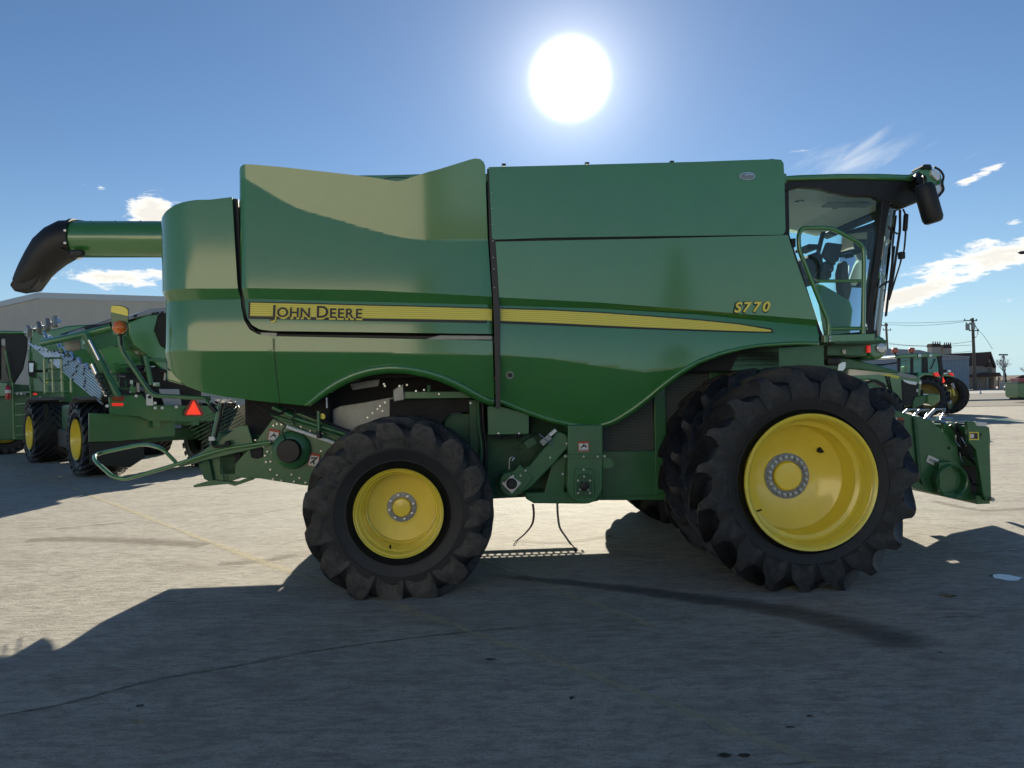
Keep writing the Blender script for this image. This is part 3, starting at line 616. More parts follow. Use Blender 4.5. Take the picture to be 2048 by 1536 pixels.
# badge
def oval(name, px, py, rx, ry, yl, m, th=.006, rot=0, n=28, parent=None):
    c = H.px(px, py, yl); bm = bmesh.new(); P = [Vector((c.x+rx*math.cos(2*PI*k/n), yl, c.z+ry*math.sin(2*PI*k/n))) for k in range(n)]
    bm_prism(bm, P, (0, th, 0)); return finish(name, bm, m, parent or harv, bevel=.002)
pz = H.px(1495, 352, SY); by = prof(pz.x, pz.z, .03)-.035-(pz.z-zt)*.05
bd = oval('badge', 1495, 352, .080, .040, by-.008, 'steel')
oval('badge_field', 1495, 352, .068, .030, by-.012, 'greysteel', parent=bd)
pp = H.px(1495, 352, SY); bm = bmesh.new()
for a in ([(-.05, -.004), (-.02, .012), (.02, .010), (.05, .0), (.03, -.004), (.0, .0), (-.03, -.008)], [(.02, .010), (.03, .02), (.05, .022), (.035, .014), (.03, .008)]):
    bm_prism(bm, [Vector((pp.x+x, by-.015, pp.z+z)) for x, z in a], (0, .002, 0))
finish('badge_emblem', bm, 'steel', bd)
# ---- stripe and lettering
def ys1(x, z): return ytank(x, z)
TS = [(500, 605), (620, 608), (735, 611), (860, 614), (984, 617.5)]; BS = [(500, 632), (620, 634), (735, 636.5), (860, 638.5), (984, 641)]
band(H, 'stripe_border', [(x-(4 if i == 0 else 0), y-2.5) for i, (x, y) in enumerate(TS)], [(x-(4 if i == 0 else 0), y+5.5) for i, (x, y) in enumerate(BS)], ys1, 'decal_dark', raised=.003, n=40)
band(H, 'yellow_stripe', TS, BS, ys1, 'stripe', raised=.006, n=40)
TF = [(1001, 617), (1100, 620), (1200, 625), (1300, 632), (1400, 640), (1480, 648), (1544, 659)]; BF = [(1001, 641), (1100, 645), (1200, 650), (1300, 654.5), (1400, 658.5), (1480, 661.5), (1546, 663)]
band(H, 'stripe_border', [(x+(4 if i == 6 else 0), y-2.5) for i, (x, y) in enumerate(TF)], [(x+(4 if i == 6 else 0), y+(5.5-i*.55)) for i, (x, y) in enumerate(BF)], yfront, 'decal_dark', raised=.003, n=50)
band(H, 'yellow_stripe', TF, BF, yfront, 'stripe', raised=.006, n=50)
def word(chunks, x0, y0, x1, y1, yl, m, offset=0.0, shear=0.0, dx=0, dz=0, name='letter', yo=0.0, ext=.0015, gap=.016):
    """set letters so that they span the traced box from (x0,y0) to (x1,y1) baseline"""
    a = H.px(x0, y0, SY); b = H.px(x1, y1, SY); L = (b-a).length; ang = -math.atan2(b.z-a.z, b.x-a.x)
    objs = []; w = 0
    for s, size in [(ch_, z_) for c_, z_ in chunks for ch_ in c_]:
        o = text('tmp', s, size, m, None, (0, 0, 0), shear=shear, ext=ext, offset=offset); vs = [v.co for v in o.data.vertices]
        if not vs: w += size*.28; bpy.data.objects.remove(o); continue
        mn = min(v.x for v in vs); mx = max(v.x for v in vs); objs.append((o, mn, mx, w)); w += (mx-mn)+gap
    tot = w-gap; sc = L/tot; R = Matrix.Rotation(ang, 3, 'Y')
    for o, mn, mx, w0 in objs:
        me = o.data; me.transform(Matrix.Translation((-mn+w0, 0, 0)))
        for v in me.vertices:
            q = R @ Vector((v.co.x*sc, 0, v.co.z))+Vector((a.x+dx, 0, a.z+dz)); v.co = Vector((q.x, yl(q.x, q.z)-yo+v.co.y, q.z))
        o.name = name; me.name = name; o.parent = harv
big, sm = .158, .128
JD = [('J', big), ('OHN', sm), (' ', big), ('D', big), ('EERE', sm)]
word(JD, 541, 633.5, 724, 636.5, lambda x, z: ytank(x, z), 'decal_yellow', offset=.009, dx=.004, dz=-.010, yo=.009, name='letter_outline')
word(JD, 541, 633.5, 724, 636.5, lambda x, z: ytank(x, z), 'decal_dark', yo=.0125, offset=.0028)
word([('S770', .135)], 1466, 625, 1540, 623, yfront, 'decal_dark', offset=.012, gap=.004, shear=.25, yo=.006, name='letter_outline')
word([('S770', .135)], 1468, 624.5, 1540, 622.5, yfront, 'decal_yellow', shear=.25, yo=.0095, offset=.004, gap=.004)
# ---- body core, rear wall, far side
x_r, x_f = -3.40, H.px(1560, 600, -1.2).x
box('body_core', ((x_r+x_f)/2+.1, .05, 2.85), (x_f-x_r-.3, 2.7, 1.75), 'dark', harv, .02)
bm = bmesh.new(); bm_prism(bm, [Vector((CX0-CRR, -1.18, z)) if 0 else Vector((CX0-CRR+dx, -1.18, z)) for dx, z in ((0, 2.0), (0, 3.42), (.12, 3.62), (.16, 3.62), (.16, 1.95))], (0, 2.36, 0)); finish('rear_wall', bm, 'green', harv, bevel=.02)
# far side skin (mirror of the near outlines, simplified)
far = [(CX0-.25, 2.0), (CX0-.4, 2.5), (CX0-.4, 3.45), (-2.7, 3.68), (-2.65, 4.0), (-1.2, 3.88), (-.35, 4.03), (2.75, 4.03), (2.78, 3.4), (3.1, 2.3), (2.5, 2.25), (1.6, 1.9), (.9, 1.45), (0, 1.7), (-1.1, 2.1), (-1.9, 1.78)]
bm = bmesh.new(); bm_prism(bm, [Vector((x, 1.56, z)) for x, z in far], (0, .06, 0)); finish('far_side_panel', bm, 'green', harv, bevel=.01)
plate(H, 'tank_back_panel', [(600, 352), (690, 350.5), (780, 349.5), (868, 347), (960, 347), (960, 400), (600, 400)], -1.15, .05, 'green', bevel=.01)
bm = bmesh.new(); c = H.px(797, 366, -1.3); A = [Vector((c.x+.22*math.cos(t), -1.36, c.z-.055+.095*math.sin(t))) for t in [PI*k/14 for k in range(15)]]; bm_tube(bm, A, .006, 6); finish('tank_window_rim', bm, 'steel', harv)
box('tank_top_cover', ((-.4+2.7)/2, 0, 3.90), (3.1, 3.0, .10), 'green', harv, .02)
# ---- unloading auger folded back along the far side
YA = 1.25
a0 = H.px(325, 480, YA); a1 = H.px(146, 478.5, YA)
ar = abs(H.px(240, 443, YA).z-H.px(240, 515, YA).z)/2
tube('unloading_auger', [Vector((a0.x+1.2, YA, a0.z)), a1], ar, 'green', harv, 40)
bm = bmesh.new(); R1 = [(150, 479, ar*1.06), (135, 480, ar*1.10), (118, 489, ar*1.10), (100, 503, ar*1.04), (83, 523, ar*.92), (66, 545, ar*.80), (50, 562, ar*.62), (42, 570, ar*.50)]
bm_tube(bm, [H.px(a, b, YA) for a, b, _ in R1], [r for _, _, r in R1], 32); finish('auger_spout', bm, 'black', harv, smooth=50)
plate(H, 'spout_lip', [(18, 570), (35, 540), (62, 500), (80, 520), (84, 548), (62, 578), (28, 583)], YA-ar*.55, ar*1.1, 'black', bevel=.02)
lathe('spout_clamp', [(ar*1.02, a1.x), (ar*1.12, a1.x), (ar*1.12, a1.x+.04), (ar*1.02, a1.x+.04)], 'black', harv, n=40, axis='x', c=(0, YA, a1.z), cap=False)
ptube(H, 'auger_wiring', [(120, 447), (150, 441), (185, 444), (235, 443.5), (300, 446), (325, 447)], YA-.05, .008, 'black', sm=True)
for x in (163, 184, 233, 283):
    p = H.px(x, 444, YA-.02); box('wiring_clip', p, (.03, .05, .03), 'black', harv, .003)
for y in (461, 486):
    p = H.px(131, y, YA-ar*1.05); lathe('clamp_bolt', [(.02, 0), (.018, -.02), (.002, -.024)], 'steel', harv, n=8, c=p)
p = H.px(155, 507, YA-ar*.9); box('spout_actuator', p, (.16, .09, .09), 'black', harv, .02)
ptube(H, 'actuator_link', [(122, 497), (146, 512), (163, 511)], YA-ar*.95, .014, 'black')
p = H.px(340, 480, YA); box('auger_cradle', (p.x+.2, YA-.1, p.z-.1), (.2, .5, .3), 'black', harv, .03)
# hinge blocks in the gap
for y in (452, 468, 480, 497):
    p = H.px(470, y, -1.5); box('hinge_block', p, (.05, .05, .03), 'black' if y != 480 else 'steel', harv, .006)
# ================================================================== wheels
frontprof = [(.560, -.315), (.600, -.325), (.606, -.312), (.598, -.300), (.585, -.298), (.566, -.285), (.560, -.262), (.552, -.225), (.556, -.17), (.540, -.14), (.505, -.125), (.497, -.06), (.500, .06), (.487, .085), (.455, .10), (.43, .115), (.36, .155), (.27, .185), (.20, .20), (.02, .20)]
FR = dict(R=1.03, Wd=.56, r=.585, nl=19, h=.105, loaded=.971, lw=.13, low=.17, wt_s=.60, wb_s=1.22)
fp = H.px(1622, 964, -2.36)
hub_in = .20+.28
W1 = make_wheel(harv, (fp.x, -2.06, .971), rimprof=frontprof, hubr=.205, nb=20, hub_inset=hub_in, boltr=.017, **FR)
W1.rotation_euler = (0, 0, 0)
# slot and valve in the dish
me_t = [c for c in W1.children if c.name.startswith('tyre')][0].data; me_r = [c for c in W1.children if c.name.startswith('rim')][0].data
a = math.radians(37); q = Vector((.40*math.cos(a), 0, .40*math.sin(a)))
bm = bmesh.new(); bm_prism(bm, [Vector((q.x+dx, .128+.0*dx, q.z+dz)) for dx, dz in ((-.055, -.012), (-.045, .018), (-.01, .032), (.035, .032), (.05, .0), (.02, -.022), (-.02, -.030))], (0, .006, 0)); s_ = finish('dish_slot', bm, 'dark', W1)
s_.location = (0, -.008, 0)
for (ang, rad, yy) in ((math.radians(212), .505, -.14),):
    tube('valve', [Vector((rad*math.cos(ang), yy, rad*math.sin(ang))), Vector(((rad-.035)*math.cos(ang), yy-.03, (rad-.035)*math.sin(ang)))], .008, 'black', W1)
def wheel_copy(parent, loc, rz=0, src=W1):
    w = empty('wheel', loc, rz, parent)
    for ch in src.children:
        c = ch.copy(); COL.objects.link(c); c.parent = w
    return w
wheel_copy(harv, (fp.x-.02, -1.30, .971), PI)
wheel_copy(harv, (fp.x-.02, 1.30, .971), 0)
wheel_copy(harv, (fp.x, 2.06, .971), PI)
bm = bmesh.new(); bm_cyl(bm, (fp.x, 0, .98), .22, 3.0, 'y', 24); finish('front_axle', bm, 'green_dull', harv, smooth=30)
rearprof = [(.385, -.335), (.400, -.345), (.402, -.335), (.392, -.325), (.378, -.318), (.372, -.295), (.366, -.25), (.352, -.235), (.345, -.18), (.345, -.04), (.338, -.02), (.325, -.012), (.318, .03), (.20, .042), (.14, .045), (.02, .045)]
rp = H.px(797, 1026, -2.02)
RW = make_wheel(harv, (rp.x, -1.68, .757), R=.855, Wd=.70, r=.40, nl=15, h=.06, loaded=.757, lw=.16, low=.17, wt_s=.95, wb_s=1.1, rimprof=rearprof, hubr=.132, nb=8, hub_inset=.395, boltr=.014, mt='rubber_scuffed')
tube('valve', [Vector((-.09, -.21, -.34)), Vector((-.088, -.25, -.30))], .009, 'black', RW)
wheel_copy(harv, (rp.x, 1.68, .757), PI, RW)
bm = bmesh.new(); bm_cyl(bm, (rp.x, 0, .8), .12, 2.9, 'y', 20); bm_box(bm, (rp.x, 0, .95), (.3, 2.2, .22)); finish('rear_axle', bm, 'green_dull', harv, smooth=30)
# ================================================================== underbody
gd, gf = 'green_dull', 'green_frame'
plate(H, 'frame_side_plate', [(1205, 903), (1340, 901), (1450, 890), (1450, 985), (1340, 990), (1205, 995)], -1.12, .06, gf)
plate(H, 'frame_post', [(1308, 770), (1330, 768), (1336, 988), (1312, 988)], -1.14, .06, gf)
plate(H, 'perforated_screen', [(1203, 850), (1290, 780), (1335, 740), (1425, 690), (1430, 905), (1205, 905)], -1.08, .03, 'perf', bevel=0)
plate(H, 'inner_guard', [(1418, 728), (1640, 722), (1640, 800), (1424, 800)], -1.12, .05, gf)
plate(H, 'cab_sill_panel', [(1480, 700), (1648, 690), (1648, 735), (1460, 742)], -1.30, .1, gf)
plate(H, 'lower_frame_rail', [(1060, 985), (1400, 984), (1400, 1000), (1060, 1001)], -1.1, .12, gf)
box('belly_pan', (.4, .2, 1.15), (4.6, 2.0, .85), gd, harv, .03)
plate(H, 'centre_panel', [(972, 868), (1060, 868), (1140, 880), (1200, 900), (1200, 985), (1140, 990), (975, 998)], -1.0, .05, gd)
plate(H, 'boxed_bracket', [(975, 812), (1000, 812), (1058, 828), (1058, 868), (976, 870)], -1.35, .2, gf)
for x in (997, 1038): 
    p = H.px(x, 867, -1.36); lathe('bolt', [(.012, 0), (.011, -.012), (.002, -.014)], 'steel', harv, n=8, c=p)
ptube(H, 'hose', [(978, 871), (1000, 875), (1025, 875), (1045, 869)], -1.3, .014, 'black', sm=True)
# vertical elevator
E = [(1136, 850), (1206, 850), (1206, 960)]+[(1170+36*math.cos(t), 972+36*math.sin(t)) for t in [PI*k/14 for k in range(0, 15)]]+[(1135, 960)]
el = plate(H, 'elevator_housing', E, -1.48, .34, gf, bevel=.012)
cv = plate(H, 'elevator_cover', [(1151, 938), (1188, 938), (1190, 995), (1149, 995)], -1.505, .03, gf)
plate(H, 'bearing_plate', [(1155, 952), (1162, 948), (1177, 948), (1184, 952), (1184, 992), (1155, 992)], -1.52, .02, gd)
p = H.px(1168, 972, -1.53); lathe('bearing_boss', [(.045, 0), (.045, -.03), (.035, -.035), (.002, -.035)], 'black', harv, n=24, c=p, cap=False)
plate(H, 'elevator_flange', [(1128, 909), (1212, 909), (1212, 916), (1128, 916)], -1.50, .03, gf, bevel=.002)
bm = bmesh.new()
for x, y in [(1130, 912), (1167, 913), (1195, 913), (1209, 912), (1167, 939), (1168, 953), (1156, 961), (1180, 961), (1168, 964), (1156, 986), (1180, 986), (1160, 979), (1176, 979), (1125, 948)]:
    bm_cyl(bm, H.px(x, y, -1.535), .010, .02, 'y', 8)
finish('elevator_bolts', bm, 'steel', harv)['kind'] = 'stuff'
def label_plate(px, py, w, h, yl, rot=0, top='red', kind=0):
    c = H.px(px, py, yl); R = Matrix.Rotation(rot, 3, 'Y'); o = box('warning_decal', c, (w, .003, h), 'white', harv, 0, R)
    b2 = box('decal_header', c+R @ Vector((0, -.004, h*.42)), (w, .003, h*.17), 'decal_red', o, 0, R)
    pic = bmesh.new()
    if kind == 0:
        for a, b in (((-.3, -.15), (.0, .12)), ((0, .12), (.3, -.1)), ((-.05, .1), (.05, .26)), ((-.1, .0), (.25, .1))):
            A = c+R @ Vector((a[0]*w, -.005, a[1]*h)); B = c+R @ Vector((b[0]*w, -.005, b[1]*h)); bm_tube(pic, [A, B], w*.05, 5)
    else:
        for a, b in (((-.3, -.3), (.3, .25)), ((-.3, .1), (.1, .2)), ((.0, -.1), (.1, -.35))):
            A = c+R @ Vector((a[0]*w, -.005, a[1]*h)); B = c+R @ Vector((b[0]*w, -.005, b[1]*h)); bm_tube(pic, [A, B], w*.07, 5)
    finish('decal_picture', pic, 'decal_dark', o)
    fr = bmesh.new()
    for sx, sz, a, b in ((0, .5, w, .006), (0, -.5, w, .006), (.5, 0, .006, h), (-.5, 0, .006, h)): bm_box(fr, c+R @ Vector((sx*w, -.003, sz*h)), (a, .004, b), R)
    finish('decal_frame', fr, 'decal_red', o)
    if kind == 0: box('decal_text', c+R @ Vector((0, -.004, -h*.38)), (w*.85, .003, h*.14), 'greysteel', o, 0, R)
M['decal_red'] = mat('decal_orange_red', (.50, .07, .03), .5)
label_plate(1167, 893, .10, .095, -1.486)
# diagonal elevator
D = [(1060, 932), (1115, 862), (1132, 868), (1141, 890), (1110, 925), (1062, 975)]+[(1024+26*math.cos(t), 968+26*math.sin(t)) for t in [math.radians(d) for d in (45, 80, 115, 150, 185, 215, 235)]]
plate(H, 'tailings_elevator', D, -1.42, .28, gf, bevel=.012)
plate(H, 'tailings_cover', [(1022, 948), (1040, 929), (1066, 955), (1062, 962), (1046, 982), (1030, 978)], -1.445, .03, gf)
p = H.px(1023, 967, -1.46); 
plate(H, 'gasket_plate', [(1005, 969), (1022, 951), (1043, 966), (1024, 988)], -1.455, .012, 'steel', bevel=.002)
lathe('bearing_boss', [(.052, 0), (.052, -.035), (.04, -.045), (.002, -.045)], 'black', harv, n=24, c=p, cap=False)
bm = bmesh.new()
for x, y in [(1006, 966), (1026, 952), (1038, 967), (1024, 981), (1041, 951), (1051, 941), (1133, 887), (1100, 915)]: bm_cyl(bm, H.px(x, y, -1.465), .010, .02, 'y', 8)
finish('elevator_bolts', bm, 'steel', harv)['kind'] = 'stuff'
ptube(H, 'release_latch', [(1018, 938), (1019, 918), (1023, 914), (1029, 916), (1024, 922)], -1.5, .007, 'steel', rad=.01, n=8)
box('sensor_block', H.px(1091, 880, -1.50), (.12, .06, .06), 'greysteel', harv, .006, Matrix.Rotation(math.radians(-38), 3, 'Y'))
ptube(H, 'sensor_lever', [(1078, 868), (1108, 893)], -1.53, .006, 'steel', n=6)
box('sensor_block', H.px(1104, 866, -1.48), (.10, .05, .04), 'steel', harv, .006, Matrix.Rotation(math.radians(-38), 3, 'Y'))
box('control_box', H.px(1060, 885, -1.36), (.12, .08, .09), gd, harv, .01, Matrix.Rotation(math.radians(-30), 3, 'Y'))
ptube(H, 'cable', [(1045, 900), (1036, 893), (1050, 880), (1070, 872)], -1.4, .005, 'black', sm=True, n=6)
plate(H, 'brace_plate', [(1103, 930), (1132, 905), (1128, 990), (1088, 990)], -1.3, .04, gf)
plate(H, 'belly_skid', [(1050, 985), (1140, 984), (1200, 992), (1198, 1002), (1165, 1008), (1068, 1007), (1052, 998)], -1.3, .5, gf, bevel=.015)
plate(H, 'small_guard', [(1205, 912), (1222, 917), (1229, 930), (1222, 936), (1206, 938)], -1.44, .004, gf, bevel=0)
for k, (x, t) in enumerate(((964, 'black'), (969, 'black'), (960, gd))):
    ptube(H, 'hydraulic_hose', [(x-4, 800), (x-2, 850), (x+3, 900), (x, 960), (x+2, 1000)], -1.2-.02*k, .016, t, sm=True)
plate(H, 'rear_frame_post', [(938, 800), (957, 800), (962, 998), (944, 998)], -1.16, .12, gd)
# area over the rear wheel
plate(H, 'inner_shield', [(640, 830), (680, 812), (725, 805), (780, 795), (780, 905), (640, 905)], -.95, .05, 'greysteel')
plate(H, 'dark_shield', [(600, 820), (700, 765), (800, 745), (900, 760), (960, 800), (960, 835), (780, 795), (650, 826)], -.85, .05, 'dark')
plate(H, 'cross_beam', [(780, 797), (800, 783), (945, 783), (945, 796), (800, 798)], -1.2, .1, gf)
plate(H, 'dark_cavity_plate', [(780, 798), (940, 796), (950, 822), (900, 828), (880, 850), (780, 852)], -1.1, .05, 'dark')  # dark plate filling the brown cavity over the rear wheel
plate(H, 'side_sheet', [(890, 830), (955, 826), (958, 998), (880, 998)], -1.02, .05, gd)
plate(H, 'rear_lower_sheet', [(640, 850), (780, 850), (780, 960), (640, 960)], -.9, .05, gd)
plate(H, 'bracket', [(786, 780), (806, 768), (808, 800), (788, 803)], -1.25, .06, 'greysteel')
plate(H, 'torn_liner', [(700, 768), (760, 758), (756, 772), (705, 780)], -.88, .02, 'greysteel', bevel=0)
bm = bmesh.new()
for x, y in [(768, 768), (770, 772), (799, 772), (814, 770), (832, 782), (848, 780), (878, 788), (941, 806), (770, 805), (760, 812), (755, 818), (765, 822), (745, 826), (735, 835)]: bm_cyl(bm, H.px(x, y, -1.27), .010, .02, 'y', 8)
finish('chassis_bolts', bm, 'steel', harv)['kind'] = 'stuff'
ptube(H, 'bracket_rod', [(858, 770), (858, 784)], -1.25, .02, gd)
# ---- rear: chopper and tailboard
ch = [(470, 928), (500, 895), (520, 872), (545, 838), (560, 826), (600, 826), (640, 842), (720, 880), (720, 960), (660, 975), (610, 971), (570, 965), (520, 957), (490, 956), (470, 955)]
plate(H, 'chopper_side_plate', ch, -1.20, .05, gf)
box('chopper_core', (H.px(590, 900, -.1).x, -.0, 1.25), (1.1, 2.2, .45), gd, harv, .03)
box('chopper_hood', (H.px(620, 850, 0).x, .0, 1.6), (.85, 2.2, .5), 'dark', harv, .03)
plate(H, 'pale_chute', [(455, 862), (480, 812), (492, 806), (545, 812), (520, 832), (482, 852)], .2, .5, 'beige2')
for i in range(9): ptube(H, 'rake_tine', [(372+i*5, 850+i*6), (470+i*3, 806+i*5)], -.2+.05*i, .006, gd, n=6)
p = H.px(583, 900, -1.22); bx = p
lathe('chopper_dome', [(.19, 0), (.185, -.03), (.15, -.06), (.10, -.07), (.10, -.02)], gf, harv, n=40, c=bx, cap=False)
lathe('chopper_hub_cap', [(.115, -.05), (.115, -.13), (.105, -.145), (.002, -.147)], 'black', harv, n=40, c=bx, cap=False)
bm = bmesh.new()
for x, y in [(547, 851), (554, 848), (563, 849), (575, 870), (495, 887), (511, 880), (527, 893), (530, 911), (532, 924), (541, 939), (554, 950), (546, 958), (563, 961), (588, 963), (611, 965), (535, 903), (545, 904), (541, 923), (583, 949), (599, 956), (642, 902), (609, 839), (645, 867), (647, 853), (602, 853), (573, 866), (620, 862)]:
    bm_cyl(bm, H.px(x, y, -1.21), .009, .02, 'y', 8)
finish('chopper_bolts', bm, 'steel', harv)['kind'] = 'stuff'
label_plate(547, 872, .095, .125, -1.215, math.radians(12))
label_plate(628, 920, .095, .125, -1.215, math.radians(12), kind=1)
ptube(H, 'polished_rod', [(573, 853), (680, 890)], -1.32, .017, 'white')
ptube(H, 'support_rail', [(545, 815), (600, 840), (690, 868)], -1.28, .022, gf)
ptube(H, 'support_rail', [(540, 830), (640, 860), (710, 885)], -1.26, .015, gf)
ptube(H, 'control_cable', [(520, 818), (545, 835), (570, 850), (565, 862), (570, 880)], -1.3, .007, 'black', sm=True, n=6)
ptube(H, 'control_cable', [(510, 808), (535, 822), (560, 828), (575, 815), (600, 822), (680, 855), (700, 862)], -1.32, .012, 'black', sm=True, n=6)
ptube(H, 'control_cable', [(590, 818), (592, 830), (585, 838), (590, 850)], -1.34, .008, 'black', sm=True, n=6)
ptube(H, 'lever', [(637, 822), (638, 872)], -1.33, .018, gf)
ptube(H, 'lever_grip', [(638, 862), (639, 876)], -1.35, .026, 'black')
p = H.px(645, 833, -1.3); lathe('plastic_plug', [(.03, 0), (.03, -.02), (.015, -.022), (.014, -.01), (.001, -.01)], 'decal_yellow', harv, n=20, c=p, cap=False)
ptube(H, 'sight_tube', [(653, 795), (654, 816)], -1.3, .008, 'steel', n=6)
ptube(H, 'frame_leg', [(548, 815), (640, 850), (735, 890)], -1.15, .03, gf)
# tailboard assembly
plate(H, 'tailboard_side', [(352, 930), (400, 905), (478, 852), (495, 850), (508, 893), (540, 885), (542, 890), (430, 916), (360, 934)], -1.25, .03, gf)
plate(H, 'vane_box', [(418, 918), (500, 892), (518, 888), (520, 942), (500, 950), (470, 960), (430, 970), (425, 958)], -1.1, .9, gf)
plate(H, 'vane_flap', [(396, 928), (418, 918), (428, 968), (408, 958)], -1.15, .8, gd)
plate(H, 'vane_opening', [(468, 908), (481, 904), (487, 940), (474, 945)], -1.13, .03, 'dark')
plate(H, 'vane_bracket', [(498, 893), (524, 885), (525, 914), (513, 918), (502, 915)], -1.22, .2, 'dark')
plate(H, 'tail_skid', [(386, 971), (425, 960), (470, 965), (500, 954), (505, 960), (470, 972), (455, 968), (388, 975)], -1.18, .1, gf, bevel=.003)
ptube(H, 'vane_rod', [(440, 922), (450, 965)], -1.15, .008, gd, n=6)
ptube(H, 'tail_guard_tube', [(352, 925, -1.25), (325, 897, -1.3), (290, 887, -1.1), (205, 905, -.9), (188, 911, -1.0), (190, 922, -1.15), (225, 953, -1.35), (250, 959, -1.35), (350, 930, -1.3), (440, 899, -1.28), (542, 884, -1.25)], 0, .019, 'green', rad=.16)
ptube(H, 'tail_strut', [(443, 806), (438, 830), (425, 890)], -1.28, .028, gf)
ptube(H, 'tail_strut_hose', [(445, 806), (441, 830), (431, 870), (424, 886), (432, 894), (450, 890), (458, 886)], -1.33, .013, 'black', sm=True)
p = H.px(425, 877, -1.33); box('strut_sticker', p, (.055, .06, .04), 'white', harv, .004)
ptube(H, 'strut_elbow', [(452, 888), (460, 885)], -1.30, .025, 'black')
ptube(H, 'grab_handle', [(410, 797), (430, 822)], -1.38, .016, gf, n=8)
ptube(H, 'grab_grip', [(420, 810), (432, 824)], -1.39, .026, 'black')
ptube(H, 'grab_grip', [(452, 811), (470, 811)], -1.36, .026, 'black')
ptube(H, 'tie_hook', [(340, 722), (332, 726), (332, 735), (339, 742)], -1.2, .006, 'steel', sm=True, n=6)
# warning lamp arm
ptube(H, 'lamp_arm', [(240, 672), (243, 700), (262, 728), (300, 785), (312, 791), (420, 797)], -1.35, .022, gf, rad=.08)
plate(H, 'lamp_panel', [(221, 613), (226, 610), (240, 610), (250, 613), (257, 618), (256, 650), (253, 672), (226, 669), (222, 640)], -1.36, .012, gf, bevel=.004)
plate(H, 'lamp_panel_reflector', [(222, 613), (226, 611.5), (240, 612), (250, 615), (256, 620), (256, 632), (222, 624)], -1.372, .006, 'decal_yellow', bevel=0)
p = H.px(241, 655, -1.38); lathe('amber_lamp', [(.062, 0), (.066, -.02), (.055, -.05), (.03, -.068), (.002, -.072)], 'orange', harv, n=24, c=p, cap=False)
ptube(H, 'lamp_wire', [(238, 668), (241, 672), (243, 690)], -1.385, .012, 'black', n=8)
# straps
for L, m, nm in (([(1066, 1008), (1068, 1030), (1064, 1050), (1050, 1068), (1036, 1080)], 'redstrap', 'ground_strap'), ([(1115, 1006), (1116, 1030), (1120, 1055), (1132, 1074), (1143, 1090)], 'rope', 'ground_strap')):
    P = smooth_path([H.px(a, b, -1.0) for a, b in L], 6); bm = bmesh.new(); rows = [(bm.verts.new(p+Vector((-.011, 0, 0))), bm.verts.new(p+Vector((.011, .012, 0)))) for p in P]
    for a, b in zip(rows, rows[1:]): bm.faces.new((a[0], b[0], b[1], a[1]))
    o = finish(nm, bm, m, harv); o.modifiers.new('s', 'SOLIDIFY').thickness = .004
ptube(H, 'strap_hook', [(1040, 1075), (1031, 1083), (1026, 1092), (1030, 1091), (1036, 1080)], -1.0, .004, 'steel', n=6)
ptube(H, 'strap_hook', [(1138, 1084), (1148, 1094), (1153, 1103)], -1.0, .007, 'black', n=6)
# ================================================================== cab
YC = -1.02
cabx0 = H.px(1568, 500, YC).x
def cp(x, y, yl=YC): return H.px(x, y, yl)
zr_top = cp(1700, 348).z; zr_bot = cp(1700, 372).z
# roof: near edge traced then swept across
roof = [(1560, 352), (1600, 349), (1680, 346), (1760, 345), (1830, 349), (1836, 352), (1836, 362), (1800, 384), (1760, 388), (1700, 382), (1660, 372), (1560, 370)]
plate(H, 'cab_roof', [(1556, 352), (1600, 349), (1680, 346.5), (1760, 346.5), (1832, 349), (1842, 356), (1838, 361), (1700, 357), (1556, 361)], YC-.06, 2.2, 'green', bevel=.03)
under = [(1560, 361), (1700, 357), (1838, 361), (1852, 385), (1848, 398), (1812, 412), (1790, 404), (1763, 401), (1745, 392), (1700, 391), (1665, 384), (1640, 376), (1600, 374), (1560, 384)]
plate(H, 'roof_fascia', under, YC-.02, .08, 'black', bevel=.01)
plate(H, 'roof_fascia', [(1560, 361), (1838, 361), (1848, 385), (1800, 388), (1700, 376), (1560, 374)], YC+2.0, .06, 'black', bevel=.01)
c0 = cp(1560, 366); c1 = cp(1765, 380); c2 = cp(1800, 395)
bm = bmesh.new(); bm_prism(bm, [Vector((c0.x, YC+.06, c0.z-.06)), Vector((c1.x-.1, YC+.06, c0.z-.08)), Vector((c1.x+.25, YC+.06, c0.z-.18)), Vector((c1.x+.25, YC+.06, c0.z-.05)), Vector((c0.x, YC+.06, c0.z))], (0, 1.93, 0)); finish('headliner', bm, 'grey', harv, bevel=.03)
for (x, y, r) in ((.45, .5, .05), (1.0, .75, .035), (.35, 1.5, .04), (.15, 1.0, .07)):
    lathe('ceiling_vent', [(r, 0), (r*.9, -.015), (r*.5, -.018), (.002, -.01)], 'greysteel', harv, n=20, axis='z', c=(c0.x+x, YC+y, c0.z-.065-(x*.015)), cap=False)
for i in range(3): box('liner_rib', (c1.x+.02, YC+.35+i*.07, c0.z-.13), (.9, .03, .03), 'greysteel', harv, .008)
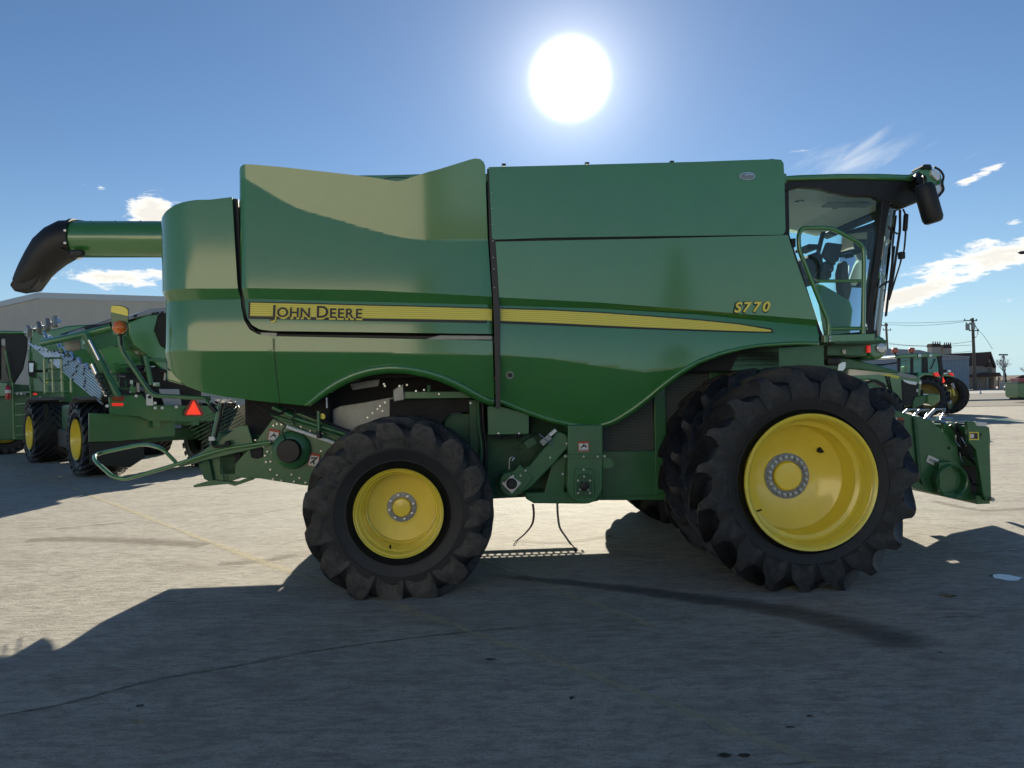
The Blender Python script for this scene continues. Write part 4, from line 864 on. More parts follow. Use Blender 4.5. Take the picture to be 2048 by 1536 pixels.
# front overhang with work light pods
plate(H, 'roof_visor', [(1828, 356), (1850, 352), (1868, 378), (1852, 398), (1812, 414), (1802, 404)], YC+.1, 1.8, 'black', bevel=.03)
plate(H, 'light_pod', [(1838, 338), (1848, 334), (1866, 336), (1884, 346), (1887, 362), (1884, 384), (1878, 394), (1862, 380), (1846, 372)], YC-.16, .30, 'green', bevel=.03)
plate(H, 'work_light', [(1862, 340), (1868, 337), (1882, 346), (1882, 358), (1876, 362), (1864, 350)], YC-.19, .08, 'lamp', bevel=.012)
plate(H, 'work_light', [(1868, 372), (1884, 366), (1888, 370), (1884, 384), (1876, 392), (1868, 384)], YC-.19, .08, 'lamp', bevel=.012)
plate(H, 'light_pod_cap', [(1845, 332), (1850, 328), (1862, 328), (1866, 337), (1848, 338)], YC-.18, .2, 'black', bevel=.01)
ptube(H, 'lamp_cage', [(1868, 334), (1880, 340), (1888, 352), (1884, 366), (1888, 380), (1876, 394)], YC-.2, .012, 'black', rad=.03)
lathe('round_mirror', [(.055, 0), (.06, -.02), (.04, -.04), (.002, -.045)], 'black', harv, n=24, c=cp(1832, 359, YC-.10), cap=False)
# mirror
a = cp(1846, 368, YC-.38); b = cp(1868, 446, YC-.38); ax = (b-a).normalized()
bm = bmesh.new(); bm_tube(bm, [a, a+ax*.012, a+ax*.05, b-ax*.05, b-ax*.012, b], [.06, .085, .10, .10, .085, .06], 24); mir = finish('side_mirror', bm, 'black', harv, smooth=40)
ptube(H, 'mirror_arm', [(1836, 375, YC-.1), (1842, 355, YC-.25), (1850, 352, YC-.38), (1852, 372, YC-.38)], 0, .016, 'black', rad=.05)
bm = bmesh.new(); p0 = cp(1834, 366, YC-.2); bm_lathe(bm, [(.05, -.02), (.11, 0), (.05, .02)], 20, 'x', (0, 0, 0)); mo = finish('round_mirror', bm, 'black', harv, smooth=40); mo.location = p0
# posts
def slab(name, L, yl, th, m, bevel=.012): return plate(H, name, L, yl, th, m, bevel=bevel)
fpost = [(1764, 398), (1784, 398), (1775, 440), (1767, 490), (1757, 560), (1746, 614), (1751, 676), (1728, 676), (1738, 600), (1750, 520), (1759, 450)]
slab('cab_post', fpost, YC, .12, 'black')
slab('cab_post', fpost, YC+1.85, .10, 'black')
slab('rear_cab_post', [(1567, 372), (1578, 372), (1580, 470), (1652, 690), (1640, 690), (1568, 470)], YC+.02, .08, 'black')
slab('inner_post', [(1645, 463), (1652, 463), (1642, 505), (1640, 560), (1630, 560), (1636, 500)], YC+1.5, .06, 'black')
slab('side_window', [(1574, 376), (1700, 376), (1766, 400), (1752, 520), (1738, 600), (1728, 672), (1655, 690), (1576, 470)], YC+.03, .008, 'glass', bevel=0)
slab('side_window', [(1574, 376), (1700, 376), (1766, 400), (1752, 520), (1738, 600), (1728, 672), (1655, 690), (1576, 470)], YC+1.9, .008, 'glass', bevel=0)
# curved windscreen: near part traced, far part mirrored
ws = [(1802, 402, 0), (1812, 408, .5), (1808, 420, 1)]
def wsx(z, t):
    """windscreen surface: bulges forward between the two posts"""
    top = cp(1782, 404); bot = cp(1748, 672); k = (z-bot.z)/(top.z-bot.z); x = bot.x+(top.x-bot.x)*k
    return x+.36*max(0, math.sin(PI*t))**.5
bm = bmesh.new(); zt_, zb_ = cp(1800, 404).z, cp(1752, 674).z; gridv = []
for i in range(9):
    row = []
    for j in range(17):
        t = j/16; z = zb_+(zt_-zb_)*i/8; row.append(bm.verts.new((wsx(z, t), YC+.04+t*1.82, z)))
    gridv.append(row)
for i in range(8):
    for j in range(16): bm.faces.new((gridv[i][j], gridv[i][j+1], gridv[i+1][j+1], gridv[i+1][j]))
finish('windscreen', bm, 'glass', harv, smooth=60)
zm = lambda k: zb_+(zt_-zb_)*k
tube('wiper_arm', smooth_path([Vector((wsx(zm(.95), .3)+.05, YC+.5, zm(.98))), Vector((wsx(zm(.75), .3)+.06, YC+.52, zm(.75))), Vector((wsx(zm(.5), .3)+.07, YC+.5, zm(.5))), Vector((wsx(zm(.18), .3)+.04, YC+.45, zm(.18)))], 5), .010, 'black', harv, 8)
tube('wiper_blade', [Vector((wsx(zm(.70), .2)+.05, YC+.38, zm(.72))), Vector((wsx(zm(.18), .2)+.05, YC+.38, zm(.18)))], .014, 'black', harv, 8)
ptube(H, 'grab_rail', [(1776, 453), (1780, 458), (1785, 463), (1792, 466), (1795, 468)], YC-.05, .010, 'black', sm=True, n=8)
ptube(H, 'grab_rail', [(1759, 575), (1765, 570), (1772, 566), (1779, 562)], YC-.05, .010, 'black', sm=True, n=8)
# mirrors wires at front right
ptube(H, 'front_bar', [(1806, 418), (1812, 440), (1808, 500), (1800, 510), (1802, 520), (1790, 560), (1778, 600)], YC+.3, .010, 'black', sm=True, n=8)
ptube(H, 'front_bar', [(1800, 420), (1800, 460), (1785, 560), (1775, 602)], YC+.2, .014, 'black', n=8)
box('wiper_motor', cp(1803, 511, YC+.3), (.06, .06, .08), 'black', harv, .01)
box('front_bar_pad', cp(1811, 445, YC+.3), (.05, .05, .20), 'black', harv, .02, Matrix.Rotation(.1, 3, 'Y'))
slab('inside_screen', [(1738, 462), (1759, 464), (1756, 518), (1738, 518)], YC+.25, .05, 'black')
# seat, console, wheel
slab('door_lower_panel', [(1635, 567), (1648, 570), (1700, 601), (1706, 620), (1702, 655), (1700, 690), (1655, 690)], YC+.04, .06, gf)
slab('seat_back', [(1622, 512), (1636, 500), (1648, 508), (1650, 535), (1640, 556), (1624, 560)], YC+.7, .45, 'seat', bevel=.05)
slab('seat_base', [(1622, 545), (1665, 535), (1668, 556), (1640, 566), (1625, 566)], YC+.6, .6, 'seat', bevel=.05)
slab('head_rest', [(1616, 487), (1642, 488), (1642, 497), (1616, 496)], YC+.65, .35, 'black', bevel=.02)
slab('display_screen', [(1655, 484), (1686, 488), (1678, 522), (1664, 528), (1645, 510)], YC+.45, .06, 'black')
slab('arm_rest', [(1655, 520), (1675, 525), (1660, 542), (1640, 560), (1630, 556)], YC+.5, .12, 'black', bevel=.02)
ptube(H, 'screen_mount', [(1664, 528), (1666, 540), (1655, 548)], YC+.5, .014, 'black')
slab('steering_column', [(1688, 520), (1696, 522), (1700, 560), (1706, 572), (1700, 600), (1700, 660), (1690, 655), (1690, 600), (1684, 575), (1682, 545)], YC+.5, .16, 'seat', bevel=.03)
cst = cp(1697, 506, YC+.55); bm = bmesh.new(); ring = [Vector((.19*math.cos(t), .19*math.sin(t), 0)) for t in [2*PI*k/28 for k in range(29)]]
bm_tube(bm, ring, .015, 8, cap=False)
for k in range(3):
    t = 2*PI*k/3+.4; bm_tube(bm, [Vector((0, 0, -.04)), Vector((.19*math.cos(t), .19*math.sin(t), 0))], .012, 6)
bm_cyl(bm, (0, 0, -.03), .05, .05, 'z', 16); stw = finish('steering_wheel', bm, 'black', harv, smooth=40); stw.location = cst; stw.rotation_euler = (0, math.radians(-8), 0)
slab('cab_floor', [(1640, 672), (1755, 660), (1757, 682), (1640, 690)], YC, 1.9, 'black', bevel=.02)
slab('cab_rear_wall', [(1572, 560), (1600, 570), (1652, 680), (1640, 690)], YC+.1, 1.7, 'dark')
# nose under the cab
bm = bmesh.new(); P = [cp(a, b) for a, b in [(1742, 668), (1756, 668), (1770, 676), (1777, 688), (1776, 702), (1768, 716), (1752, 720), (1736, 712)]]
bm_prism(bm, P, (0, 1.85, 0)); finish('cab_nose', bm, 'green', harv, bevel=.04, segs=3)
lathe('nose_lamp', [(.055, 0), (.05, -.02), (.03, -.03), (.002, -.032)], 'lamp', harv, n=24, c=cp(1761, 696, YC-.005), cap=False)
plate(H, 'marker_reflector', [(1736, 691), (1741, 691), (1742, 705), (1736, 705)], YC-.10, .03, 'red', bevel=.003)
plate(H, 'platform_box', [(1655, 686), (1734, 686), (1734, 712), (1655, 710)], YC-.06, .5, gf)
plate(H, 'platform_decal', [(1685, 699), (1692, 700), (1692, 708), (1685, 707)], YC-.08, .01, 'white', bevel=0)
plate(H, 'platform_edge', [(1648, 670), (1750, 667), (1750, 682), (1648, 685)], -1.50, .06, 'green')
box('platform_deck', (cp(1700, 680, -1.3).x, -1.25, cp(1700, 684, -1.5).z), (.55, .5, .03), gd, harv, .005)
for y in (674, 681):
    lathe('bolt', [(.014, 0), (.012, -.012), (.002, -.014)], 'steel', harv, n=8, c=H.px(1659, y, -1.505), cap=False)
ptube(H, 'hand_rail', [(1657, 670), (1657, 646), (1598, 500), (1597, 470), (1604, 456), (1662, 455), (1726, 490), (1728, 520), (1726, 668)], -1.46, .022, 'green', rad=.10, n=12)
ptube(H, 'hand_rail', [(1634, 562), (1731, 562)], -1.46, .017, 'green', n=12)
ptube(H, 'hand_rail', [(1658, 657), (1733, 657)], -1.46, .020, 'green', n=12)
ptube(H, 'hand_rail', [(1731, 648), (1733, 660)], -1.40, .014, 'steel', n=8)
plate(H, 'small_box', [(1582, 477), (1592, 476), (1592, 494), (1584, 494)], YC-.02, .04, 'black')
plate(H, 'under_cab_frame', [(1640, 712), (1700, 716), (1745, 727), (1796, 741), (1800, 748), (1750, 743), (1700, 738), (1640, 742)], -.8, 1.2, gf, bevel=.02)
plate(H, 'clear_reflector', [(1678, 728), (1685, 724), (1692, 724), (1691, 736), (1686, 742), (1676, 741)], -1.25, .03, 'lamp', bevel=.003)
box('hose_bundle', cp(1665, 722, -1.2), (.16, .1, .1), 'black', harv, .03)
# ================================================================== feeder house
YF = -.72
plate(H, 'feeder_side_plate', [(1740, 800), (1791, 821), (1838, 834), (1862, 840), (1915, 890), (1919, 925), (1940, 960), (1944, 1000), (1925, 1000), (1880, 990), (1832, 978), (1790, 960), (1740, 940)], YF, .08, gf, bevel=.01)
plate(H, 'feeder_rib', [(1827, 834), (1834, 836), (1845, 950), (1852, 968), (1846, 970), (1838, 952)], YF-.03, .04, gd)
box('feeder_floor', (H.px(1925, 930, 0).x-.86, .0, .98), (1.25, 1.36, .10), gd, harv, .02, Matrix.Rotation(math.radians(8), 3, 'Y'))
bm = bmesh.new(); P = H.pts([(1740, 806), (1791, 823), (1862, 842), (1862, 850), (1791, 833), (1740, 816)], YF+.05); bm_prism(bm, P, (0, 1.35, 0)); finish('feeder_top', bm, gf, harv, bevel=.01)
plate(H, 'feeder_side_plate', [(1740, 800), (1791, 821), (1862, 840), (1915, 890), (1940, 960), (1944, 1000), (1832, 978), (1740, 940)], -YF, .08, gf, bevel=.01)
p = H.px(1905, 962, YF-.13); lathe('feeder_drum', [(.15, .12), (.17, .10), (.185, .0), (.175, -.01), (.16, .0), (.15, .08), (.002, .08)], gf, harv, n=40, c=p, cap=False)
plate(H, 'drum_skirt', [(1878, 925), (1905, 922), (1905, 935), (1888, 945), (1885, 962), (1892, 985), (1918, 986), (1920, 978), (1925, 1000), (1880, 990)], YF-.10, .10, gf, bevel=.01)
plate(H, 'header_frame', [(1934, 842), (1949, 843), (1953, 853), (1979, 855), (1981, 876), (1980, 898), (1983, 1000), (1972, 1002), (1966, 985), (1952, 900), (1937, 884)], YF-.18, .05, gf, bevel=.006)
plate(H, 'header_frame', [(1934, 842), (1949, 843), (1953, 853), (1979, 855), (1983, 1000), (1972, 1002), (1952, 900), (1937, 884)], -YF+.12, .05, gf, bevel=.006)
bm = bmesh.new(); P = H.pts([(1966, 880), (1976, 880), (1978, 990), (1968, 990)], YF-.12)
bm_prism(bm, P, (0, .12, 0)); finish('frame_inner_wall', bm, gd, harv)
a = H.px(1962, 858, YF-.12); b = H.px(1975, 995, YF-.12)
for z_, nm in ((a.z, 'header_frame_beam'), (b.z, 'header_frame_beam')): box(nm, (a.x, 0, z_-.02), (.16, 1.7, .10), gf, harv, .01)
plate(H, 'frame_mid_plate', [(1880, 885), (1890, 848), (1910, 845), (1912, 895), (1918, 925), (1900, 905)], YF+.12, .10, gf)
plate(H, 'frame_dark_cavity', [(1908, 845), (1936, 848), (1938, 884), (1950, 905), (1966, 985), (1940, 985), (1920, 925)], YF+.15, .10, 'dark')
plate(H, 'guard_cap', [(1951, 843), (1975, 845), (1974, 852), (1953, 852)], YF-.17, .16, 'white', bevel=.01)
lathe('coupler_pin', [(.022, -.04), (.022, .06)], 'greysteel', harv, n=16, c=H.px(1981, 998, YF-.2))
for L in ([(1911, 870), (1913, 884), (1920, 893), (1928, 892)], [(1922, 874), (1926, 882), (1932, 890), (1928, 893)], [(1920, 905), (1922, 917), (1926, 925), (1934, 925)], [(1945, 962), (1952, 968), (1959, 972), (1962, 964)]):
    ptube(H, 'hydraulic_line', L, YF-.06, .006, 'chrome', sm=True, n=6)
for L in ([(1900, 850), (1915, 870), (1925, 900), (1940, 920)], [(1912, 845), (1922, 865), (1930, 900), (1950, 930)], [(1925, 930), (1935, 950), (1950, 970)]):
    ptube(H, 'black_hose', L, YF-.02, .014, 'black', sm=True, n=8)
dl = plate(H, 'instruction_decal', [(1939, 864), (1957, 864), (1958, 880), (1939, 880)], YF-.185, .004, 'decal_yellow', bevel=0)
plate(H, 'decal_panel', [(1941, 866), (1955, 866), (1956, 878), (1941, 878)], YF-.188, .004, 'decal_dark', parent=dl, bevel=0)
plate(H, 'decal_panel', [(1941, 868), (1948, 868), (1948, 876), (1941, 876)], YF-.191, .004, 'white', parent=dl, bevel=0)
plate(H, 'frame_slot', [(1961, 866), (1963, 866), (1963, 873), (1961, 873)], YF-.183, .004, 'dark', bevel=0)
plate(H, 'frame_slot', [(1896, 893), (1900, 893), (1900, 899), (1896, 899)], YF-.004, .004, 'dark', bevel=0)
tg = plate(H, 'white_tag', [(1857, 910), (1878, 919), (1873, 933), (1852, 923)], YF-.012, .005, 'white', bevel=0)
plate(H, 'tag_print', [(1860, 916), (1872, 921), (1870, 926), (1857, 921)], YF-.016, .003, 'greysteel', parent=tg, bevel=0)
dl = plate(H, 'warning_decal', [(1794, 835), (1809, 837), (1808, 855), (1793, 852)], YF-.012, .004, 'decal_dark', bevel=0)
plate(H, 'decal_header', [(1794, 835), (1809, 837), (1809, 840), (1794, 838)], YF-.015, .004, 'decal_red', parent=dl, bevel=0)
plate(H, 'decal_symbol', [(1790, 836), (1794, 834), (1795, 842), (1791, 844)], YF-.015, .004, 'white', parent=dl, bevel=0)
def fbar(name, L, yl, w, m='green'):
    P = H.pts(L, yl); bm = bmesh.new()
    for a, b in zip(P, P[1:]): bm_tube(bm, [a, b], w, 6)
    finish(name, bm, m, harv)
zt2 = H.px(1862, 834, YF).z
for x0, y0 in ((1845, .0), (1790, .25), (1815, .6)):
    a = H.px(x0+6, 838, YF+.1+y0); bm = bmesh.new()
    bm_tube(bm, [a, a+Vector((.18, .1, .10)), a+Vector((.30, .1, .10)), a+Vector((.16, -.02, -.02)), a], .016, 8); finish('stay_bracket', bm, 'steel', harv)
ptube(H, 'top_pipe', [(1870, 835), (1905, 838)], YF+.3, .014, 'chrome', n=8)
ptube(H, 'top_pipe', [(1866, 843), (1890, 845)], YF+.2, .018, 'chrome', n=8)

# unseen far side: ladder platform as boxes filling the ground shadow, step with holes
box('ladder_platform', (3.75, 1.55, 1.75), (1.7, 1.2, .95), 'green_dull', harv, .03)
box('platform_step', (4.3, 1.7, 1.25), (.9, .7, .5), 'green_dull', harv, .03)
tube('platform_rail', round_corners([Vector((3.7, 2.05, 2.1)), Vector((3.7, 2.05, 3.0)), Vector((4.6, 2.05, 3.0)), Vector((4.6, 2.05, 2.1))], .15), .02, 'green_dull', harv)
bm = bmesh.new(); sx0, sx1 = -.35, 1.05
for y, w_ in ((1.62, .14), (1.80, .018), (2.00, .14)): bm_box(bm, ((sx0+sx1)/2, y, .96), (sx1-sx0, w_, .02))
for i in range(18):
    bm_box(bm, (sx0+(sx1-sx0)*i/17, 1.74, .96), (.022, .10, .018)); bm_box(bm, (sx0+.04+(sx1-sx0)*i/17, 1.87, .96), (.022, .12, .018))
for x in (sx0+.1, sx1-.1): bm_box(bm, (x, 1.7, 1.1), (.05, .05, .3))
finish('perforated_step', bm, 'green_dull', harv)
box('ladder_shadow_block', (4.35, 1.85, .85), (1.1, .35, .95), 'green_dull', harv, .02)  # hidden solid block added to close the shadow gap by the front wheel
plate(H, 'gap_plug_plate', [(930, 785), (1062, 792), (1062, 885), (930, 880)], -.92, .05, 'dark')  # dark plate added to plug a bright see-through gap in the body
M['tarp'] = mat('grey_tarp', (.28, .31, .36), .6, var=.1); M['beige'] = mat('beige_panel', (.42, .38, .32), .7, var=.08)
M['red_bright'] = mat('glowing_fluorescent_red', (.95, .05, .02), .4, emit=((1, .05, .02), .35)); M['beacon'] = mat('beacon_lens', (.60, .09, .03), .3, coat=.5)  # slight emission in the red makes the rear triangles glow
# ================================================================== LEFT: dry fertiliser spreader with air boom
YAW = math.radians(43)
spr = empty('boom_spreader', (-8.95, 18.7, 0), YAW)
tag(spr, 'green spreader truck with folded bright steel boom tubes and a red rear triangle', 'spreader')
A = Frame(spr)
sprof = [(.475, -.50), (.49, -.51), (.492, -.50), (.475, -.48), (.46, -.44), (.45, -.30), (.43, -.26), (.38, -.24), (.20, -.22), (.02, -.22)]
WS = make_wheel(spr, (-1.35, 0, .86), R=.88, Wd=1.02, r=.49, nl=20, h=.05, loaded=.86, lw=.11, low=.07, rimprof=sprof, hubr=.14, nb=0, seg=80, simple=True)
WS.rotation_euler = (0, 0, -PI/2)
wheel_copy(spr, (1.35, 0, .86), PI/2, WS); wheel_copy(spr, (-1.35, 5.35, .86), -PI/2, WS); wheel_copy(spr, (1.35, 5.35, .86), PI/2, WS)
for s in (-.45, .45): box('frame_rail', (s, 2.6, 1.25), (.16, 7.8, .28), 'green_frame', spr, .01)
box('rear_axle', (0, 0, .86), (2.0, .3, .3), 'green_dull', spr, .03); box('front_axle', (0, 5.35, .86), (2.0, .3, .3), 'green_dull', spr, .03)
plate(A, 'rear_beam', [(219, 793), (283, 789), (301, 810), (440, 812), (440, 842), (300, 842), (278, 833), (221, 828)], -1.35, .12, 'green_frame')
plate(A, 'rear_skirt', [(178, 826), (225, 828), (350, 840), (350, 872), (240, 882), (178, 884)], -1.15, .06, 'green_frame')
plate(A, 'mud_flap', [(178, 885), (285, 879), (290, 915), (260, 935), (180, 930)], -1.05, .03, 'black')
plate(A, 'tail_lamp', [(222, 793), (250, 793), (246, 802), (228, 802)], -1.40, .05, 'darkred'); plate(A, 'tail_reflector', [(224, 806), (247, 806), (247, 812), (224, 812)], -1.37, .02, 'red')
tri = plate(A, 'slow_vehicle_triangle', [(384, 797), (391, 797), (408, 826), (404, 832), (371, 832), (367, 826)], -1.42, .02, 'darkred', bevel=0)
plate(A, 'triangle_field', [(387.5, 801), (402, 829), (373, 829)], -1.44, .02, 'red_bright', bevel=0, parent=tri)
plate(A, 'hitch_bracket', [(293, 788), (305, 788), (307, 811), (293, 811)], -1.40, .05, 'white')
plate(A, 'bracket_hole', [(297, 791), (303, 791), (303, 797), (296, 797)], -1.41, .01, 'dark', bevel=0, parent=None)
bm = bmesh.new()
for x, y in [(310, 806), (310, 816), (324, 816), (352, 814), (214, 812), (272, 792)]: bm_cyl(bm, A.px(x, y, -1.40), .035, .04, 'y', 8)
finish('frame_bolts', bm, 'white', spr)
plate(A, 'grey_step', [(318, 778), (358, 778), (364, 812), (330, 812)], -1.2, .05, 'tarp'); plate(A, 'grey_step', [(388, 800), (430, 796), (430, 806), (395, 806)], -1.1, .05, 'tarp')
plate(A, 'beige_tank', [(312, 750), (342, 750), (345, 777), (314, 777)], -.9, .4, 'beige'); plate(A, 'green_locker', [(310, 728), (340, 728), (340, 750), (310, 750)], -.8, .5, 'green')
# engine bay: dark cavity with pipes and hoses
box('engine_block', (0, -.2, 2.05), (1.5, 1.5, 1.0), 'dark', spr, .05)
rr = random.Random(3)
for i in range(22):
    x, y = rr.uniform(225, 335), rr.uniform(722, 792); l = rr.uniform(10, 34); h = rr.random() < .55
    L = [(x, y), (x+(l if h else rr.uniform(-6, 6)), y+(rr.uniform(-8, 8) if h else l))]
    ptube(A, 'engine_pipe', L, -1.0-rr.random()*.1, rr.choice([.02, .03, .045]), rr.choice(['black', 'black', 'greysteel', 'green_dull', 'green_frame']), n=6)
for i in range(7):
    x, y = rr.uniform(235, 330), rr.uniform(730, 790); box('engine_fitting', A.px(x, y, -1.1), (rr.uniform(.05, .16), .08, rr.uniform(.05, .16)), rr.choice(['greysteel', 'steel', 'green', 'black', 'white']), spr, .01)
# hopper
plate(A, 'hopper', [(256, 645), (300, 627), (440, 622), (440, 745), (330, 745), (292, 708), (268, 690), (258, 668)], -1.0, 4.2, 'green', bevel=.03)
plate(A, 'hopper_end_cap', [(318, 630), (345, 622), (440, 618), (440, 720), (352, 712), (322, 690), (310, 660)], -1.06, .08, 'dark', bevel=.02)
plate(A, 'tarp', [(256, 640), (262, 631), (300, 618), (440, 606), (440, 624), (300, 629)], -1.05, 4.4, 'tarp', bevel=.03)
for x in (268, 304, 312, 322): plate(A, 'tarp_clip', [(x, 630-(x-268)*.12), (x+6, 629-(x-268)*.12), (x+6, 634-(x-268)*.12), (x, 635-(x-268)*.12)], -1.08, .03, 'black', bevel=0)
plate(A, 'hopper_rim_rail', [(290, 716), (440, 722), (440, 730), (292, 722)], -1.05, .05, 'green_frame')
# lift arms and boom cradle
def A3(L, r, m, nm, n=10): 
    tube(nm, [A.px(a, b, c) for a, b, c in L], r, m, spr, n)
A3([(170, 668, -1.0), (238, 798, -1.3)], .09, 'green_frame', 'lift_arm'); A3([(178, 680, -1.1), (200, 724, -1.2)], .035, 'chrome', 'lift_ram_rod'); A3([(198, 720, -1.2), (222, 770, -1.25)], .06, 'green_frame', 'lift_ram')
A3([(290, 712, -1.05), (302, 770, -1.1)], .06, 'green_frame', 'prop_bar')
A3([(85, 686, .8), (172, 668, -.8), (222, 654, -1.0)], .085, 'green', 'cradle_beam')
A3([(125, 672, .5), (180, 655, -.5), (228, 648, -1.0)], .06, 'black', 'cradle_pipe'); A3([(140, 668, 0), (225, 641, -1.0)], .05, 'greysteel', 'cradle_pipe')
plate(A, 'cradle_plate', [(172, 664), (222, 646), (256, 655), (258, 700), (228, 690), (196, 700)], -.7, .1, 'green_frame')
plate(A, 'lower_tray', [(196, 690), (262, 694), (300, 745), (225, 745)], -.6, .3, 'green')
# steel boom tubes: stack of ten pipes of different lengths, running forward and up along the left side
M['brightsteel'] = mat('bright_steel_tube', (.78, .78, .80), .28, metal=1, var=.08, vscale=8)
p0 = A.px(206, 786, -.75); p1 = A.px(58, 668, 5.6)
dirv = (p1-p0).normalized(); side = dirv.cross(Vector((1, 0, 0))).normalized(); 
if side.z < 0: side = -side
upv = side
for row in range(1):
    for k in range(9):
        L_ = (p1-p0).length*(1-.085*k if row == 0 else .98-.02*k); off = upv*(-.26+.070*k)+Vector((.07*row, 0, 0))
        st = p0+off+dirv*(.05*((k*3) % 4)); tube('boom_tube', [st, st+dirv*(L_*(.995-.02*((k*5) % 3)))], .023, 'brightsteel', spr, 12)
        if row == 0:
            for q in range(1, 6):
                c = st+dirv*(L_*q/6.0+.12*k); tube('tube_clamp', [c, c+dirv*.07], .034, 'greysteel' if (q+k) % 2 else 'black', spr, 8)
for i in range(9):
    c = p0+dirv*(.4+i*.62)+upv*.27; tube('boom_nozzle', smooth_path([c, c+upv*.07+dirv*.10, c+upv*.10+dirv*.3], 3), .045, 'chrome', spr, 8)
A3([(184, 728, -1.0), (214, 792, -1.15)], .06, 'chrome', 'boom_manifold')
for i in range(5): lathe('manifold_outlet', [(.075, 0), (.07, -.1), (.05, -.1), (.04, -.02)], 'black', spr, n=14, c=A.px(197+i*4.5, 752+i*8.2, -1.2), cap=False)
for k, (a, b, w) in enumerate(((58, 662, .25), (78, 655, .22), (95, 650, .26), (110, 643, .2))):
    box('boom_hinge', A.px(a, b, 4.6-k*.3), (.12, .30, w), 'greysteel', spr, .02, Matrix.Rotation(.5+k*.3, 3, 'X'))
A3([(52, 664, 5), (98, 650, 4.2), (118, 641, 3.6)], .06, 'chrome', 'boom_hinge_bar')
# fenders
def fender(yc):
    bm = bmesh.new(); pts = []
    for k in range(11):
        t = math.radians(70+k*7.5); pts.append((yc-1.0*math.cos(t), .86+1.02*math.sin(t)))
    a = [bm.verts.new((-1.84, y, z)) for y, z in pts]; b = [bm.verts.new((-1.0, y, z)) for y, z in pts]
    for i in range(10): bm.faces.new((a[i], a[i+1], b[i+1], b[i]))
    o = finish('fender', bm, 'fender', spr, smooth=40); o.modifiers.new('s', 'SOLIDIFY').thickness = .03
M['fender'] = mat('dusty_fender', (.10, .10, .10), .7, var=.2, dust=.5)
fender(0); fender(5.35)
plate(A, 'front_flap', [(88, 808), (96, 808), (98, 880), (86, 860)], 4.6, .03, 'black')
box('side_tank', (-1.0, 2.7, 1.2), (.7, 2.2, .9), 'green_frame', spr, .05); box('side_tank_window', (-1.37, 2.4, 1.3), (.03, .8, .5), 'black', spr, .02)
box('step_side', (-1.2, 3.2, .75), (.5, 1.2, .5), 'black', spr, .03)
# cab far ahead of the hopper, railings
box('spreader_cab', (0, 6.6, 2.4), (1.9, 1.8, 1.9), 'green_frame', spr, .06)
for x0, x1, y0, y1 in ((88, 140, 716, 785),):
    for x in (88, 104, 122, 140): A3([(x, y0+2, 2.4), (x+2, y1, 2.4)], .03, 'green', 'guard_rail', 8)
    for y in (716, 738, 760, 785): A3([(x0, y, 2.4), (x1, y, 2.4)], .025, 'green', 'guard_rail', 8)
# light-weight ducting bits
plate(A, 'cream_duct', [(132, 672), (160, 664), (164, 700), (140, 700)], 0.2, .5, 'beige', bevel=.04)
# ================================================================== second harvester behind the spreader
h2 = empty('combine_harvester', (-14.2, 26, 0), math.radians(30))
tag(h2, 'green combine parked behind the spreader with black cab and side ladder at the left edge', 'combine harvester')
B = Frame(h2)
plate(B, 'side_panel', [(62, 662), (110, 658), (132, 652), (155, 650), (345, 640), (345, 780), (225, 790), (60, 785), (58, 700)], 0, 2.6, 'green', bevel=.05)
plate(B, 'side_groove', [(60, 740), (345, 735), (345, 739), (60, 745)], -.02, .03, 'dark', bevel=0)
plate(B, 'yellow_stripe', [(92, 758), (140, 754), (140, 760), (92, 766)], -.03, .03, 'decal_yellow', bevel=0)
cc = B.px(95, 672, -.02); bm = bmesh.new(); bm_prism(bm, [Vector((cc.x+.12*math.cos(t), -.02, cc.z+.06*math.sin(t))) for t in [2*PI*k/20 for k in range(20)]], (0, .02, 0)); finish('badge', bm, 'steel', h2)
plate(B, 'cab_frame', [(-40, 668), (10, 665), (44, 666), (55, 676), (54, 700), (46, 738), (28, 768), (20, 768), (12, 740), (10, 676), (2, 676), (2, 760), (-40, 760)], -.25, .2, 'black', bevel=.03)
plate(B, 'cab_window', [(10, 676), (46, 674), (48, 700), (40, 738), (26, 762), (14, 740)], -.15, .02, 'glass_far', bevel=0)
plate(B, 'cab_window', [(-40, 676), (2, 676), (2, 760), (-40, 760)], -.15, .02, 'glass_far', bevel=0)
plate(B, 'cab_roof', [(-45, 660), (10, 661), (46, 662), (56, 670), (44, 668), (-45, 668)], -.35, 2.6, 'green', bevel=.04)
plate(B, 'cab_interior', [(-40, 700), (2, 690), (46, 700), (40, 740), (20, 768), (-40, 768)], 1.2, .1, 'beige')
plate(B, 'lower_body', [(-40, 780), (60, 776), (160, 800), (160, 860), (40, 880), (-40, 880)], .1, 2, 'green_frame', bevel=.03)
plate(B, 'front_guard', [(-40, 760), (26, 766), (26, 790), (-40, 800)], -.3, .4, 'green', bevel=.03)
def B3(L, r, m, nm, n=8, y=-.6): tube(nm, [B.px(a, b, y) for a, b in L], r, m, h2, n)
B3([(26, 766), (28, 878)], .035, 'green', 'ladder_rail'); B3([(10, 700), (22, 760), (26, 768)], .03, 'green', 'ladder_rail'); B3([(58, 700), (62, 800)], .03, 'green', 'ladder_rail')
for y in (790, 812, 834, 856, 874): plate(B, 'ladder_step', [(27, y-6), (60, y-8), (60, y-4), (27, y-1)], -.6, .25, 'green', bevel=.01)
plate(B, 'ladder_side', [(28, 768), (58, 770), (58, 790), (28, 792)], -.4, .05, 'green_dull')
B3([(75, 752), (92, 776)], .02, 'steel', 'brace_rod'); 
